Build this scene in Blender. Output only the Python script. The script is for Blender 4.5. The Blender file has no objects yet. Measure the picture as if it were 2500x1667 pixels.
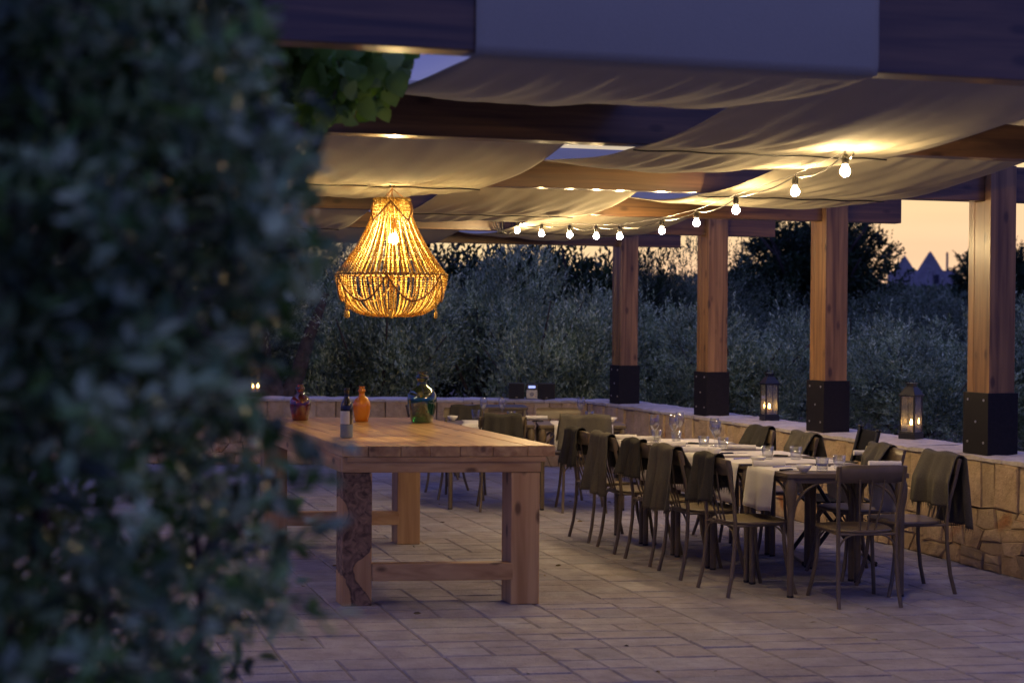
import bpy, bmesh, math, random
import numpy as np
from mathutils import Vector, Matrix

R = math.radians
scene = bpy.context.scene
col = scene.collection

# ------------------------------------------------------------------ camera
FPX, CAMH, HORIZ, ROLL = 3700.0, 1.64, 790.0, 0.007
PITCH = math.atan((833.5 - HORIZ) / FPX)
_F = Vector((0, math.cos(PITCH), -math.sin(PITCH)))
_X = Vector((1, 0, 0))
_U = Vector((0, math.sin(PITCH), math.cos(PITCH)))
_Ri = _X * math.cos(ROLL) + _U * math.sin(ROLL)
_Ui = _U * math.cos(ROLL) - _X * math.sin(ROLL)
CAM = Vector((0, 0, CAMH))
cd = bpy.data.cameras.new('camera')
cam = bpy.data.objects.new('camera', cd)
col.objects.link(cam)
mt = Matrix.Identity(4)
for i in range(3):
    mt[i][0], mt[i][1], mt[i][2] = _Ri[i], _Ui[i], -_F[i]
    mt[i][3] = CAM[i]
cam.matrix_world = mt
cd.sensor_width = 36
cd.lens = FPX / 2500 * 36
cd.clip_start, cd.clip_end = 0.05, 3000
cd.dof.use_dof = True
cd.dof.focus_distance = 10.6
cd.dof.aperture_fstop = 2.7
scene.camera = cam


def ray(sx, sy):
    return _F + _Ri * ((sx - 1250) / FPX) + _Ui * ((833.5 - sy) / FPX)


def P(sx, sy, z):
    d = ray(sx, sy)
    return CAM + d * ((z - CAMH) / d.z)


def Q(sx, sy, Y):
    d = ray(sx, sy)
    return CAM + d * (Y / d.y)


TH = R(18)
CT, ST = math.cos(TH), math.sin(TH)


def UV(u, v, z=0.0):
    return Vector((u * CT - v * ST, u * ST + v * CT, z))


# ------------------------------------------------------------------ world (dusk sky) and exposure
w = bpy.data.worlds.new('World')
scene.world = w
w.use_nodes = True
nt = w.node_tree
nt.nodes.clear()


def N(tree, t, **kw):
    n = tree.nodes.new(t)
    for k, v in kw.items():
        if k in n.inputs:
            n.inputs[k].default_value = v
        else:
            setattr(n, k, v)
    return n


def math_node(tree, op, a, b=None, clamp=False):
    n = tree.nodes.new('ShaderNodeMath')
    n.operation = op
    n.use_clamp = clamp
    for i, s in enumerate((a, b)):
        if s is None:
            continue
        if hasattr(s, 'links') or hasattr(s, 'is_output'):
            tree.links.new(s, n.inputs[i])
        else:
            n.inputs[i].default_value = s
    return n.outputs[0]


tc = N(nt, 'ShaderNodeTexCoord')
nrm = N(nt, 'ShaderNodeVectorMath', operation='NORMALIZE')
nt.links.new(tc.outputs['Generated'], nrm.inputs[0])
sep = N(nt, 'ShaderNodeSeparateXYZ')
nt.links.new(nrm.outputs[0], sep.inputs[0])
elev = math_node(nt, 'MAXIMUM', sep.outputs[2], 0.0)
SAZ = R(28)
dot = math_node(nt, 'ADD', math_node(nt, 'MULTIPLY', sep.outputs[0], math.sin(SAZ)),
                math_node(nt, 'MULTIPLY', sep.outputs[1], math.cos(SAZ)))
near = math_node(nt, 'POWER', math_node(nt, 'MAXIMUM', dot, 0.0), 3.0)      # 1 towards the set sun
# height up to which the glow reaches
reach = math_node(nt, 'ADD', math_node(nt, 'MULTIPLY', math_node(nt, 'POWER', near, 3.0), 0.17), 0.035)
t = math_node(nt, 'DIVIDE', elev, reach)
ramp = N(nt, 'ShaderNodeValToRGB')
nt.links.new(math_node(nt, 'MULTIPLY', t, 0.4, clamp=True), ramp.inputs[0])
cr = ramp.color_ramp
cr.interpolation = 'EASE'
cr.elements[0].position = 0.0
cr.elements[0].color = (1.0, 0.56, 0.38, 1)
cr.elements[1].position = 1.0
cr.elements[1].color = (0.115, 0.125, 0.33, 1)
e = cr.elements.new(0.10); e.color = (1.0, 0.63, 0.37, 1)
e = cr.elements.new(0.24); e.color = (1.04, 0.74, 0.38, 1)
e = cr.elements.new(0.45); e.color = (0.62, 0.50, 0.36, 1)
e = cr.elements.new(0.72); e.color = (0.20, 0.20, 0.36, 1)
# away from the glow the horizon is a dusky mauve
mauve = N(nt, 'ShaderNodeValToRGB')
nt.links.new(math_node(nt, 'MULTIPLY', elev, 1.0), mauve.inputs[0])
mr = mauve.color_ramp
mr.elements[0].color = (0.04, 0.065, 0.31, 1)
mr.elements[1].color = (0.25, 0.28, 0.80, 1)
mr.elements[1].position = 0.9
e = mr.elements.new(0.25); e.color = (0.085, 0.115, 0.48, 1)
mx = N(nt, 'ShaderNodeMixRGB')
toward = math_node(nt, 'MULTIPLY', math_node(nt, 'POWER', math_node(nt, 'MAXIMUM', dot, 0.0), 1.2), 1.15, clamp=True)
high = math_node(nt, 'SUBTRACT', 1.0, math_node(nt, 'MULTIPLY', math_node(nt, 'SUBTRACT', elev, 0.25), 2.0, clamp=True), clamp=True)
nt.links.new(math_node(nt, 'MULTIPLY', toward, high), mx.inputs[0])
nt.links.new(mauve.outputs[0], mx.inputs[1])
nt.links.new(ramp.outputs[0], mx.inputs[2])
# thin streaks of cloud in the afterglow
mp = N(nt, 'ShaderNodeMapping'); mp.inputs['Scale'].default_value = (2, 2, 26)
nt.links.new(nrm.outputs[0], mp.inputs[0])
cn = N(nt, 'ShaderNodeTexNoise', Scale=3.0, Detail=5.0)
nt.links.new(mp.outputs[0], cn.inputs[0])
mc = N(nt, 'ShaderNodeMixRGB', blend_type='MULTIPLY')
mc.inputs[0].default_value = 0.18
nt.links.new(mx.outputs[0], mc.inputs[1])
nt.links.new(cn.outputs[0], mc.inputs[2])
bg = N(nt, 'ShaderNodeBackground', Strength=1.0)
nt.links.new(mc.outputs[0], bg.inputs[0])
wo = N(nt, 'ShaderNodeOutputWorld')
nt.links.new(bg.outputs[0], wo.inputs[0])

scene.view_settings.view_transform = 'Standard'
scene.view_settings.look = 'None'
scene.view_settings.exposure = 0.24
scene.view_settings.gamma = 1.0
scene.render.engine = 'CYCLES'
cy = scene.cycles
cy.use_denoising = True
cy.caustics_reflective = False
cy.caustics_refractive = False
cy.sample_clamp_indirect = 4.0
cy.sample_clamp_direct = 0.0
cy.max_bounces = 7
cy.diffuse_bounces = 3
cy.glossy_bounces = 3
cy.transmission_bounces = 6
cy.transparent_max_bounces = 12
cy.use_light_tree = True

BULB = (1.0, 0.71, 0.34)


# ------------------------------------------------------------------ materials
def new_mat(name):
    m = bpy.data.materials.new(name)
    m.use_nodes = True
    t = m.node_tree
    b = t.nodes['Principled BSDF']
    return m, t, b


def plain(name, c, rough=0.6, metal=0.0, noise=0.15, scale=12, spec=0.5, coat=0.0, bump=0.0):
    m, t, b = new_mat(name)
    tc = N(t, 'ShaderNodeTexCoord')
    n = N(t, 'ShaderNodeTexNoise', Scale=scale, Detail=5.0)
    t.links.new(tc.outputs['Object'], n.inputs[0])
    r = N(t, 'ShaderNodeValToRGB')
    r.color_ramp.elements[0].position = 0.3
    r.color_ramp.elements[1].position = 0.72
    r.color_ramp.elements[0].color = (*[x * (1 - noise) for x in c], 1)
    r.color_ramp.elements[1].color = (*[min(1, x * (1 + noise)) for x in c], 1)
    t.links.new(n.outputs[0], r.inputs[0])
    t.links.new(r.outputs[0], b.inputs['Base Color'])
    b.inputs['Roughness'].default_value = rough
    b.inputs['Metallic'].default_value = metal
    b.inputs['Specular IOR Level'].default_value = spec
    b.inputs['Coat Weight'].default_value = coat
    b.inputs['Coat Roughness'].default_value = 0.15
    if bump:
        bp = N(t, 'ShaderNodeBump', Strength=0.5, Distance=bump)
        t.links.new(n.outputs[0], bp.inputs['Height'])
        t.links.new(bp.outputs[0], b.inputs['Normal'])
    return m


def wood(name, c1, c2, axis=0, rough=0.45, coat=0.3, knots=1.0, gs=1.0, coatr=0.12, stain=None):
    """straight grain along one local axis with a few dark knots"""
    m, t, b = new_mat(name)
    tc = N(t, 'ShaderNodeTexCoord')
    sc = [22 * gs] * 3
    sc[axis] = 1.1 * gs
    mp = N(t, 'ShaderNodeMapping')
    mp.inputs['Scale'].default_value = sc
    oi = N(t, 'ShaderNodeObjectInfo')
    add = N(t, 'ShaderNodeVectorMath', operation='ADD')
    t.links.new(tc.outputs['Object'], add.inputs[0])
    mul = N(t, 'ShaderNodeVectorMath', operation='SCALE')
    mul.inputs[0].default_value = (7.3, 3.1, 5.7)
    t.links.new(oi.outputs['Random'], mul.inputs['Scale'])
    t.links.new(mul.outputs[0], add.inputs[1])
    t.links.new(add.outputs[0], mp.inputs[0])
    n1 = N(t, 'ShaderNodeTexNoise', Scale=1.0, Detail=7.0, Distortion=0.6)
    t.links.new(mp.outputs[0], n1.inputs[0])
    n2 = N(t, 'ShaderNodeTexNoise', Scale=1.3, Detail=3.0)
    t.links.new(add.outputs[0], n2.inputs[0])
    r = N(t, 'ShaderNodeValToRGB')
    r.color_ramp.elements[0].position = 0.32
    r.color_ramp.elements[1].position = 0.68
    r.color_ramp.elements[0].color = (*c1, 1)
    r.color_ramp.elements[1].color = (*c2, 1)
    t.links.new(n1.outputs[0], r.inputs[0])
    m2 = N(t, 'ShaderNodeMixRGB', blend_type='MULTIPLY')
    m2.inputs[0].default_value = 0.55
    r2 = N(t, 'ShaderNodeValToRGB')
    r2.color_ramp.elements[0].position = 0.3
    r2.color_ramp.elements[1].position = 0.7
    r2.color_ramp.elements[0].color = (0.6, 0.58, 0.56, 1)
    r2.color_ramp.elements[1].color = (1.1, 1.1, 1.1, 1)
    t.links.new(n2.outputs[0], r2.inputs[0])
    t.links.new(r.outputs[0], m2.inputs[1])
    t.links.new(r2.outputs[0], m2.inputs[2])
    ks = [8.5] * 3
    ks[axis] = 4.0
    mk = N(t, 'ShaderNodeMapping')
    mk.inputs['Scale'].default_value = ks
    t.links.new(add.outputs[0], mk.inputs[0])
    vo = N(t, 'ShaderNodeTexVoronoi', Scale=1.0)
    t.links.new(mk.outputs[0], vo.inputs[0])
    rk = N(t, 'ShaderNodeValToRGB')
    rk.color_ramp.elements[0].position = 0.10
    rk.color_ramp.elements[1].position = 0.21
    k = 1 - 0.75 * knots
    rk.color_ramp.elements[0].color = (k, k * .9, k * .8, 1)
    rk.color_ramp.elements[1].color = (1, 1, 1, 1)
    t.links.new(vo.outputs['Distance'], rk.inputs[0])
    m3 = N(t, 'ShaderNodeMixRGB', blend_type='MULTIPLY')
    m3.inputs[0].default_value = 1.0
    t.links.new(m2.outputs[0], m3.inputs[1])
    t.links.new(rk.outputs[0], m3.inputs[2])
    t.links.new(m3.outputs[0], b.inputs['Base Color'])
    b.inputs['Roughness'].default_value = rough
    b.inputs['Coat Weight'].default_value = coat
    b.inputs['Coat Roughness'].default_value = coatr
    bp = N(t, 'ShaderNodeBump', Strength=0.35, Distance=0.002)
    t.links.new(n1.outputs[0], bp.inputs['Height'])
    t.links.new(bp.outputs[0], b.inputs['Normal'])
    return m


def stone(name, c, rough=0.9, bump=0.012, var=0.35, scale=9, attr=True, rust=0.0):
    """limestone; every stone of a mesh its own tone (random per island)"""
    m, t, b = new_mat(name)
    tc = N(t, 'ShaderNodeTexCoord')
    n = N(t, 'ShaderNodeTexNoise', Scale=scale, Detail=8.0, Roughness=0.65)
    t.links.new(tc.outputs['Object'], n.inputs[0])
    nb = N(t, 'ShaderNodeTexNoise', Scale=scale * 5, Detail=6.0, Roughness=0.7)
    t.links.new(tc.outputs['Object'], nb.inputs[0])
    g = N(t, 'ShaderNodeNewGeometry')
    r = N(t, 'ShaderNodeValToRGB')
    r.color_ramp.elements[0].color = (c[0] * (1 - var), c[1] * (1 - var), c[2] * (1 - var), 1)
    r.color_ramp.elements[1].color = (c[0] * (1 + var * .4), c[1] * (1 + var * .4), c[2] * (1 + var * .4), 1)
    e = r.color_ramp.elements.new(0.5)
    e.color = (c[0], c[1] * .95, c[2] * .9, 1)
    t.links.new(g.outputs['Random Per Island'], r.inputs[0])
    m2 = N(t, 'ShaderNodeMixRGB', blend_type='MULTIPLY')
    m2.inputs[0].default_value = 0.7
    r2 = N(t, 'ShaderNodeValToRGB')
    r2.color_ramp.elements[0].position = 0.3
    r2.color_ramp.elements[1].position = 0.65
    r2.color_ramp.elements[0].color = (0.62, 0.58, 0.55, 1)
    r2.color_ramp.elements[1].color = (1.05, 1.05, 1.05, 1)
    t.links.new(n.outputs[0], r2.inputs[0])
    t.links.new(r.outputs[0], m2.inputs[1])
    t.links.new(r2.outputs[0], m2.inputs[2])
    last = m2.outputs[0]
    nst = N(t, 'ShaderNodeTexNoise', Scale=0.9, Detail=6.0, Roughness=0.6)
    t.links.new(tc.outputs['Object'], nst.inputs[0])
    rst = N(t, 'ShaderNodeValToRGB')
    rst.color_ramp.elements[0].position = 0.38
    rst.color_ramp.elements[1].position = 0.60
    rst.color_ramp.elements[0].color = (0.74, 0.72, 0.72, 1)
    rst.color_ramp.elements[1].color = (1.04, 1.04, 1.04, 1)
    t.links.new(nst.outputs[0], rst.inputs[0])
    m5 = N(t, 'ShaderNodeMixRGB', blend_type='MULTIPLY')
    m5.inputs[0].default_value = 0.8
    t.links.new(last, m5.inputs[1])
    t.links.new(rst.outputs[0], m5.inputs[2])
    last = m5.outputs[0]
    if rust:
        n3 = N(t, 'ShaderNodeTexNoise', Scale=3.4, Detail=4.0)
        t.links.new(tc.outputs['Object'], n3.inputs[0])
        r3 = N(t, 'ShaderNodeValToRGB')
        r3.color_ramp.elements[0].position = 0.62
        r3.color_ramp.elements[1].position = 0.72
        r3.color_ramp.elements[0].color = (0, 0, 0, 1)
        r3.color_ramp.elements[1].color = (rust, rust, rust, 1)
        t.links.new(n3.outputs[0], r3.inputs[0])
        m4 = N(t, 'ShaderNodeMixRGB')
        t.links.new(r3.outputs[0], m4.inputs[0])
        t.links.new(last, m4.inputs[1])
        m4.inputs[2].default_value = (0.42, 0.16, 0.06, 1)
        last = m4.outputs[0]
    t.links.new(last, b.inputs['Base Color'])
    b.inputs['Roughness'].default_value = rough
    b.inputs['Specular IOR Level'].default_value = 0.3
    ad = math_node(t, 'ADD', n.outputs[0], math_node(t, 'MULTIPLY', nb.outputs[0], 0.45))
    bp = N(t, 'ShaderNodeBump', Strength=0.8, Distance=bump)
    t.links.new(ad, bp.inputs['Height'])
    t.links.new(bp.outputs[0], b.inputs['Normal'])
    return m


def leaf_mat(name, cols, rough=0.5, trans=0.25, spec=0.4, clump=1.6):
    m, t, b = new_mat(name)
    g = N(t, 'ShaderNodeNewGeometry')
    r = N(t, 'ShaderNodeValToRGB')
    r.color_ramp.elements[0].color = (*cols[0], 1)
    r.color_ramp.elements[1].color = (*cols[-1], 1)
    for i, c in enumerate(cols[1:-1]):
        e = r.color_ramp.elements.new((i + 1) / (len(cols) - 1))
        e.color = (*c, 1)
    t.links.new(g.outputs['Random Per Island'], r.inputs[0])
    tcn = N(t, 'ShaderNodeTexCoord')
    ob = N(t, 'ShaderNodeObjectInfo')
    av = N(t, 'ShaderNodeVectorMath', operation='ADD')
    t.links.new(tcn.outputs['Object'], av.inputs[0])
    t.links.new(ob.outputs['Location'], av.inputs[1])
    cl = N(t, 'ShaderNodeTexNoise', Scale=clump, Detail=3.0)
    t.links.new(av.outputs[0], cl.inputs[0])
    rc = N(t, 'ShaderNodeValToRGB')
    rc.color_ramp.elements[0].position = 0.35
    rc.color_ramp.elements[1].position = 0.65
    rc.color_ramp.elements[0].color = (0.36, 0.42, 0.38, 1)
    rc.color_ramp.elements[1].color = (1.55, 1.6, 1.45, 1)
    t.links.new(cl.outputs[0], rc.inputs[0])
    ml = N(t, 'ShaderNodeMixRGB', blend_type='MULTIPLY')
    ml.inputs[0].default_value = 1.0
    t.links.new(r.outputs[0], ml.inputs[1])
    t.links.new(rc.outputs[0], ml.inputs[2])
    t.links.new(ml.outputs[0], b.inputs['Base Color'])
    b.inputs['Roughness'].default_value = rough
    b.inputs['Specular IOR Level'].default_value = spec
    tr = N(t, 'ShaderNodeBsdfTranslucent')
    t.links.new(ml.outputs[0], tr.inputs[0])
    mix = N(t, 'ShaderNodeMixShader')
    mix.inputs[0].default_value = trans
    t.links.new(b.outputs[0], mix.inputs[1])
    t.links.new(tr.outputs[0], mix.inputs[2])
    t.links.new(mix.outputs[0], t.nodes['Material Output'].inputs[0])
    return m


def cloth(name, c, trans=0.0, scale=240, rough=0.95, bump=0.0015, noise=0.12):
    m, t, b = new_mat(name)
    tc = N(t, 'ShaderNodeTexCoord')
    wv = N(t, 'ShaderNodeTexNoise', Scale=scale, Detail=2.0)
    n = N(t, 'ShaderNodeTexNoise', Scale=3.0, Detail=4.0)
    t.links.new(tc.outputs['Object'], wv.inputs[0])
    t.links.new(tc.outputs['Object'], n.inputs[0])
    r = N(t, 'ShaderNodeValToRGB')
    r.color_ramp.elements[0].position = 0.3
    r.color_ramp.elements[1].position = 0.7
    r.color_ramp.elements[0].color = (*[x * (1 - noise) for x in c], 1)
    r.color_ramp.elements[1].color = (*[min(1, x * (1 + noise)) for x in c], 1)
    ad = math_node(t, 'ADD', math_node(t, 'MULTIPLY', n.outputs[0], 0.5), math_node(t, 'MULTIPLY', wv.outputs[0], 0.5))
    t.links.new(ad, r.inputs[0])
    t.links.new(r.outputs[0], b.inputs['Base Color'])
    b.inputs['Roughness'].default_value = rough
    b.inputs['Specular IOR Level'].default_value = 0.15
    bp = N(t, 'ShaderNodeBump', Strength=0.6, Distance=bump)
    t.links.new(wv.outputs[0], bp.inputs['Height'])
    t.links.new(bp.outputs[0], b.inputs['Normal'])
    if trans:
        tr = N(t, 'ShaderNodeBsdfTranslucent')
        t.links.new(r.outputs[0], tr.inputs[0])
        mix = N(t, 'ShaderNodeMixShader')
        mix.inputs[0].default_value = trans
        t.links.new(b.outputs[0], mix.inputs[1])
        t.links.new(tr.outputs[0], mix.inputs[2])
        t.links.new(mix.outputs[0], t.nodes['Material Output'].inputs[0])
    return m


def glass(name, c=(1, 1, 1), rough=0.0, ior=1.45, thin=True):
    m, t, b = new_mat(name)
    t.nodes.remove(b)
    fr = N(t, 'ShaderNodeLayerWeight', Blend=0.5)
    tr = N(t, 'ShaderNodeBsdfTransparent')
    tr.inputs[0].default_value = (*c, 1)
    gl = N(t, 'ShaderNodeBsdfGlossy', Roughness=0.015 + rough)
    mix = N(t, 'ShaderNodeMixShader')
    tot = math_node(t, 'ADD', math_node(t, 'MULTIPLY', math_node(t, 'POWER', fr.outputs[1], 3.0), 1.0), 0.15, clamp=True)
    t.links.new(tot, mix.inputs[0])
    t.links.new(tr.outputs[0], mix.inputs[1])
    t.links.new(gl.outputs[0], mix.inputs[2])
    t.links.new(mix.outputs[0], t.nodes['Material Output'].inputs[0])
    return m


def emit(name, c, s):
    m, t, b = new_mat(name)
    b.inputs['Base Color'].default_value = (0.8, 0.8, 0.8, 1)
    b.inputs['Emission Color'].default_value = (*c, 1)
    b.inputs['Emission Strength'].default_value = s
    return m


M = {}
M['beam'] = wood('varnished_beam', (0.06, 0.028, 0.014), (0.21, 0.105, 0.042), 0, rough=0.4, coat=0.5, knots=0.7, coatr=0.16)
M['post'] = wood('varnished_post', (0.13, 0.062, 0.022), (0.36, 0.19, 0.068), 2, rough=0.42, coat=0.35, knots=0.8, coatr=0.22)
M['steel'] = plain('dark_steel', (0.009, 0.007, 0.009), rough=0.6, noise=0.4, scale=60, spec=0.25)
M['bolt'] = plain('bolt_metal', (0.6, 0.58, 0.6), rough=0.35, metal=0.8)
M['sail'] = cloth('canvas', (0.47, 0.42, 0.315), trans=0.10, scale=160, noise=0.06)
M['paver'] = stone('paving_limestone', (0.385, 0.38, 0.43), bump=0.035, var=0.13, scale=6)
M['joint'] = plain('joint_sand', (0.19, 0.165, 0.16), rough=0.95, noise=0.3, scale=25, bump=0.004)
M['wallstone'] = stone('wall_limestone', (0.64, 0.49, 0.315), bump=0.05, var=0.24, scale=9, rust=0.8)
M['mortar'] = plain('dark_wall_mortar', (0.10, 0.07, 0.05), rough=1.0, noise=0.4, scale=20, bump=0.01)  # dark mortar behind the facing stones, visible in the joints
M['cap'] = stone('cap_limestone', (0.58, 0.54, 0.50), bump=0.012, var=0.10, scale=12)
M['pine_x'] = wood('pine_planks', (0.38, 0.20, 0.075), (0.66, 0.43, 0.19), 1, rough=0.35, coat=0.25, knots=0.85, gs=0.8, coatr=0.2)
M['pine_rail'] = wood('pine_rail', (0.41, 0.225, 0.09), (0.64, 0.41, 0.19), 0, rough=0.5, coat=0.1, knots=0.9, gs=0.8)
M['pine_side'] = wood('pine_side', (0.41, 0.225, 0.09), (0.64, 0.41, 0.19), 1, rough=0.5, coat=0.1, knots=0.9, gs=0.8)
M['pine_leg'] = wood('pine_leg', (0.43, 0.235, 0.09), (0.64, 0.41, 0.19), 2, rough=0.5, coat=0.1, knots=0.9, gs=0.8)
M['paint'] = plain('taupe_painted_metal', (0.13, 0.098, 0.064), rough=0.38, noise=0.14, scale=18, spec=0.5)
M['black'] = plain('black_lacquer', (0.008, 0.008, 0.012), rough=0.35, noise=0.2, scale=20)
M['blackcloth'] = cloth('black_sling', (0.012, 0.012, 0.018))
M['blank1'] = cloth('grey_wool', (0.092, 0.084, 0.072), scale=120, bump=0.003, noise=0.3)
M['blank2'] = cloth('charcoal_wool', (0.045, 0.042, 0.038), scale=120, bump=0.003, noise=0.35)
M['linen'] = cloth('white_linen', (0.78, 0.75, 0.72), trans=0.1)
M['china'] = plain('white_china', (0.72, 0.70, 0.66), rough=0.2, noise=0.03, coat=0.4)
M['glass'] = glass('clear_glass', (0.96, 0.97, 0.97))
M['cutlery'] = plain('cutlery_steel', (0.65, 0.65, 0.7), rough=0.22, metal=1.0, noise=0.05)
M['greenglass'] = glass('green_glass', (0.09, 0.40, 0.24))
M['redglass'] = glass('ruby_glass', (0.50, 0.05, 0.07))
M['dark_glass'] = plain('dark_bottle_glass', (0.010, 0.008, 0.006), rough=0.08, noise=0.1, coat=0.6)
M['label'] = plain('bottle_paper', (0.48, 0.50, 0.54), rough=0.8, noise=0.08)
M['leafblur'] = plain('slate_blue_leaf_blur', (0.14, 0.19, 0.27), rough=0.6, noise=0.08)  # blue of a blurred leaf, put on the bottle as a band
M['cable'] = plain('black_cable', (0.012, 0.011, 0.011), rough=0.35, noise=0.1)
M['candle'] = plain('candle_wax', (0.85, 0.62, 0.30), rough=0.5, noise=0.04)


def orange_glass():
    m, t, b = new_mat('orange_glass')
    b.inputs['Base Color'].default_value = (0.78, 0.27, 0.02, 1)
    b.inputs['Roughness'].default_value = 0.08
    b.inputs['Coat Weight'].default_value = 0.6
    n = N(t, 'ShaderNodeTexNoise', Scale=6.0)
    r = N(t, 'ShaderNodeValToRGB')
    r.color_ramp.elements[0].color = (0.50, 0.15, 0.01, 1)
    r.color_ramp.elements[1].color = (0.52, 0.20, 0.015, 1)
    t.links.new(n.outputs[0], r.inputs[0])
    t.links.new(r.outputs[0], b.inputs['Base Color'])
    tr = N(t, 'ShaderNodeBsdfTranslucent')
    tr.inputs[0].default_value = (0.80, 0.32, 0.03, 1)
    mix = N(t, 'ShaderNodeMixShader')
    mix.inputs[0].default_value = 0.25
    t.links.new(b.outputs[0], mix.inputs[1])
    t.links.new(tr.outputs[0], mix.inputs[2])
    t.links.new(mix.outputs[0], t.nodes['Material Output'].inputs[0])
    return m


M['orangeglass'] = orange_glass()

M['bulb'] = emit('lit_bulb', BULB, 740.0)
M['bulb_big'] = emit('lit_chandelier_bulb', (1.0, 0.74, 0.32), 1350.0)
M['flame'] = emit('candle_flame', (1.0, 0.5, 0.12), 260.0)
M['screen'] = emit('radio_display', (0.30, 0.42, 1.0), 1.1)


def bead_mat():
    m, t, b = new_mat('wooden_beads')
    n = N(t, 'ShaderNodeNewGeometry')
    r = N(t, 'ShaderNodeValToRGB')
    r.color_ramp.elements[0].color = (0.48, 0.28, 0.05, 1)
    r.color_ramp.elements[1].color = (0.84, 0.60, 0.16, 1)
    t.links.new(n.outputs['Random Per Island'], r.inputs[0])
    t.links.new(r.outputs[0], b.inputs['Base Color'])
    b.inputs['Roughness'].default_value = 0.5
    tr = N(t, 'ShaderNodeBsdfTranslucent')
    t.links.new(r.outputs[0], tr.inputs[0])
    mix = N(t, 'ShaderNodeMixShader')
    mix.inputs[0].default_value = 0.35
    t.links.new(b.outputs[0], mix.inputs[1])
    t.links.new(tr.outputs[0], mix.inputs[2])
    t.links.new(mix.outputs[0], t.nodes['Material Output'].inputs[0])
    return m


M['bead'] = bead_mat()
M['beadcord'] = plain('dark_bead', (0.30, 0.14, 0.04), rough=0.6, noise=0.2, scale=50)


def burl_mat():
    """pine face with a dark irregular patch of bark running down it"""
    m, t, b = new_mat('pine_with_bark_inclusion')
    tc = N(t, 'ShaderNodeTexCoord')
    sp = N(t, 'ShaderNodeSeparateXYZ')
    t.links.new(tc.outputs['Object'], sp.inputs[0])
    n = N(t, 'ShaderNodeTexNoise', Scale=7.0, Detail=6.0, Roughness=0.6)
    t.links.new(tc.outputs['Object'], n.inputs[0])
    z = sp.outputs[2]
    # centre of the patch wanders with height
    zz = math_node(t, 'DIVIDE', z, 0.80)

    def edge(stops):
        """ragged edge of the patch: x position as a function of height"""
        c = N(t, 'ShaderNodeValToRGB')
        c.color_ramp.interpolation = 'B_SPLINE'
        t.links.new(zz, c.inputs[0])
        el = c.color_ramp.elements
        while len(el) > 1:
            el.remove(el[-1])
        for k, (p_, v_) in enumerate(stops):
            q_ = el[0] if k == 0 else el.new(p_)
            q_.position = p_
            vv = v_ / 0.3 + 0.5
            q_.color = (vv, vv, vv, 1)
        return math_node(t, 'MULTIPLY', math_node(t, 'SUBTRACT', c.outputs[0], 0.5), 0.3)
    left = edge([(0, -.03), (.1, -.045), (.2, -.075), (.3, -.12), (.55, -.12), (.62, -.055), (.72, -.045), (.82, -.12), (1, -.14)])
    right = edge([(0, .10), (.07, .085), (.15, .01), (.24, -.035), (.31, -.02), (.38, .07), (.46, .10), (.7, .14), (1, .05)])
    jag = math_node(t, 'MULTIPLY', math_node(t, 'SUBTRACT', n.outputs[0], 0.5), 0.075)
    xx = math_node(t, 'ADD', sp.outputs[0], jag)
    inside = math_node(t, 'MINIMUM', math_node(t, 'SUBTRACT', xx, left), math_node(t, 'SUBTRACT', right, xx))
    f = math_node(t, 'MULTIPLY', inside, 160.0, clamp=True)
    nf = N(t, 'ShaderNodeTexNoise', Scale=13.0, Detail=5.0, Distortion=2.2)
    t.links.new(tc.outputs['Object'], nf.inputs[0])
    rb = N(t, 'ShaderNodeValToRGB')
    rb.color_ramp.elements[0].position = 0.35
    rb.color_ramp.elements[1].position = 0.65
    rb.color_ramp.elements[0].color = (0.07, 0.036, 0.02, 1)
    rb.color_ramp.elements[1].color = (0.32, 0.19, 0.11, 1)
    t.links.new(nf.outputs[0], rb.inputs[0])
    # rim of the patch is darkest
    rim = math_node(t, 'MULTIPLY', math_node(t, 'SUBTRACT', 0.014, inside), 70.0, clamp=True)
    m0 = N(t, 'ShaderNodeMixRGB')
    t.links.new(rim, m0.inputs[0])
    t.links.new(rb.outputs[0], m0.inputs[1])
    m0.inputs[2].default_value = (0.035, 0.018, 0.012, 1)
    mp = N(t, 'ShaderNodeMapping'); mp.inputs['Scale'].default_value = (18, 18, 0.9)
    t.links.new(tc.outputs['Object'], mp.inputs[0])
    ng = N(t, 'ShaderNodeTexNoise', Scale=1.0, Detail=6.0)
    t.links.new(mp.outputs[0], ng.inputs[0])
    rg = N(t, 'ShaderNodeValToRGB')
    rg.color_ramp.elements[0].position = 0.32
    rg.color_ramp.elements[1].position = 0.68
    rg.color_ramp.elements[0].color = (0.40, 0.21, 0.08, 1)
    rg.color_ramp.elements[1].color = (0.58, 0.36, 0.165, 1)
    t.links.new(ng.outputs[0], rg.inputs[0])
    mm = N(t, 'ShaderNodeMixRGB')
    t.links.new(f, mm.inputs[0])
    t.links.new(rg.outputs[0], mm.inputs[1])
    t.links.new(m0.outputs[0], mm.inputs[2])
    t.links.new(mm.outputs[0], b.inputs['Base Color'])
    b.inputs['Roughness'].default_value = 0.6
    bp = N(t, 'ShaderNodeBump', Strength=0.3, Distance=0.003)
    t.links.new(math_node(t, 'SUBTRACT', 1.0, f), bp.inputs['Height'])
    t.links.new(bp.outputs[0], b.inputs['Normal'])
    return m


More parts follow.
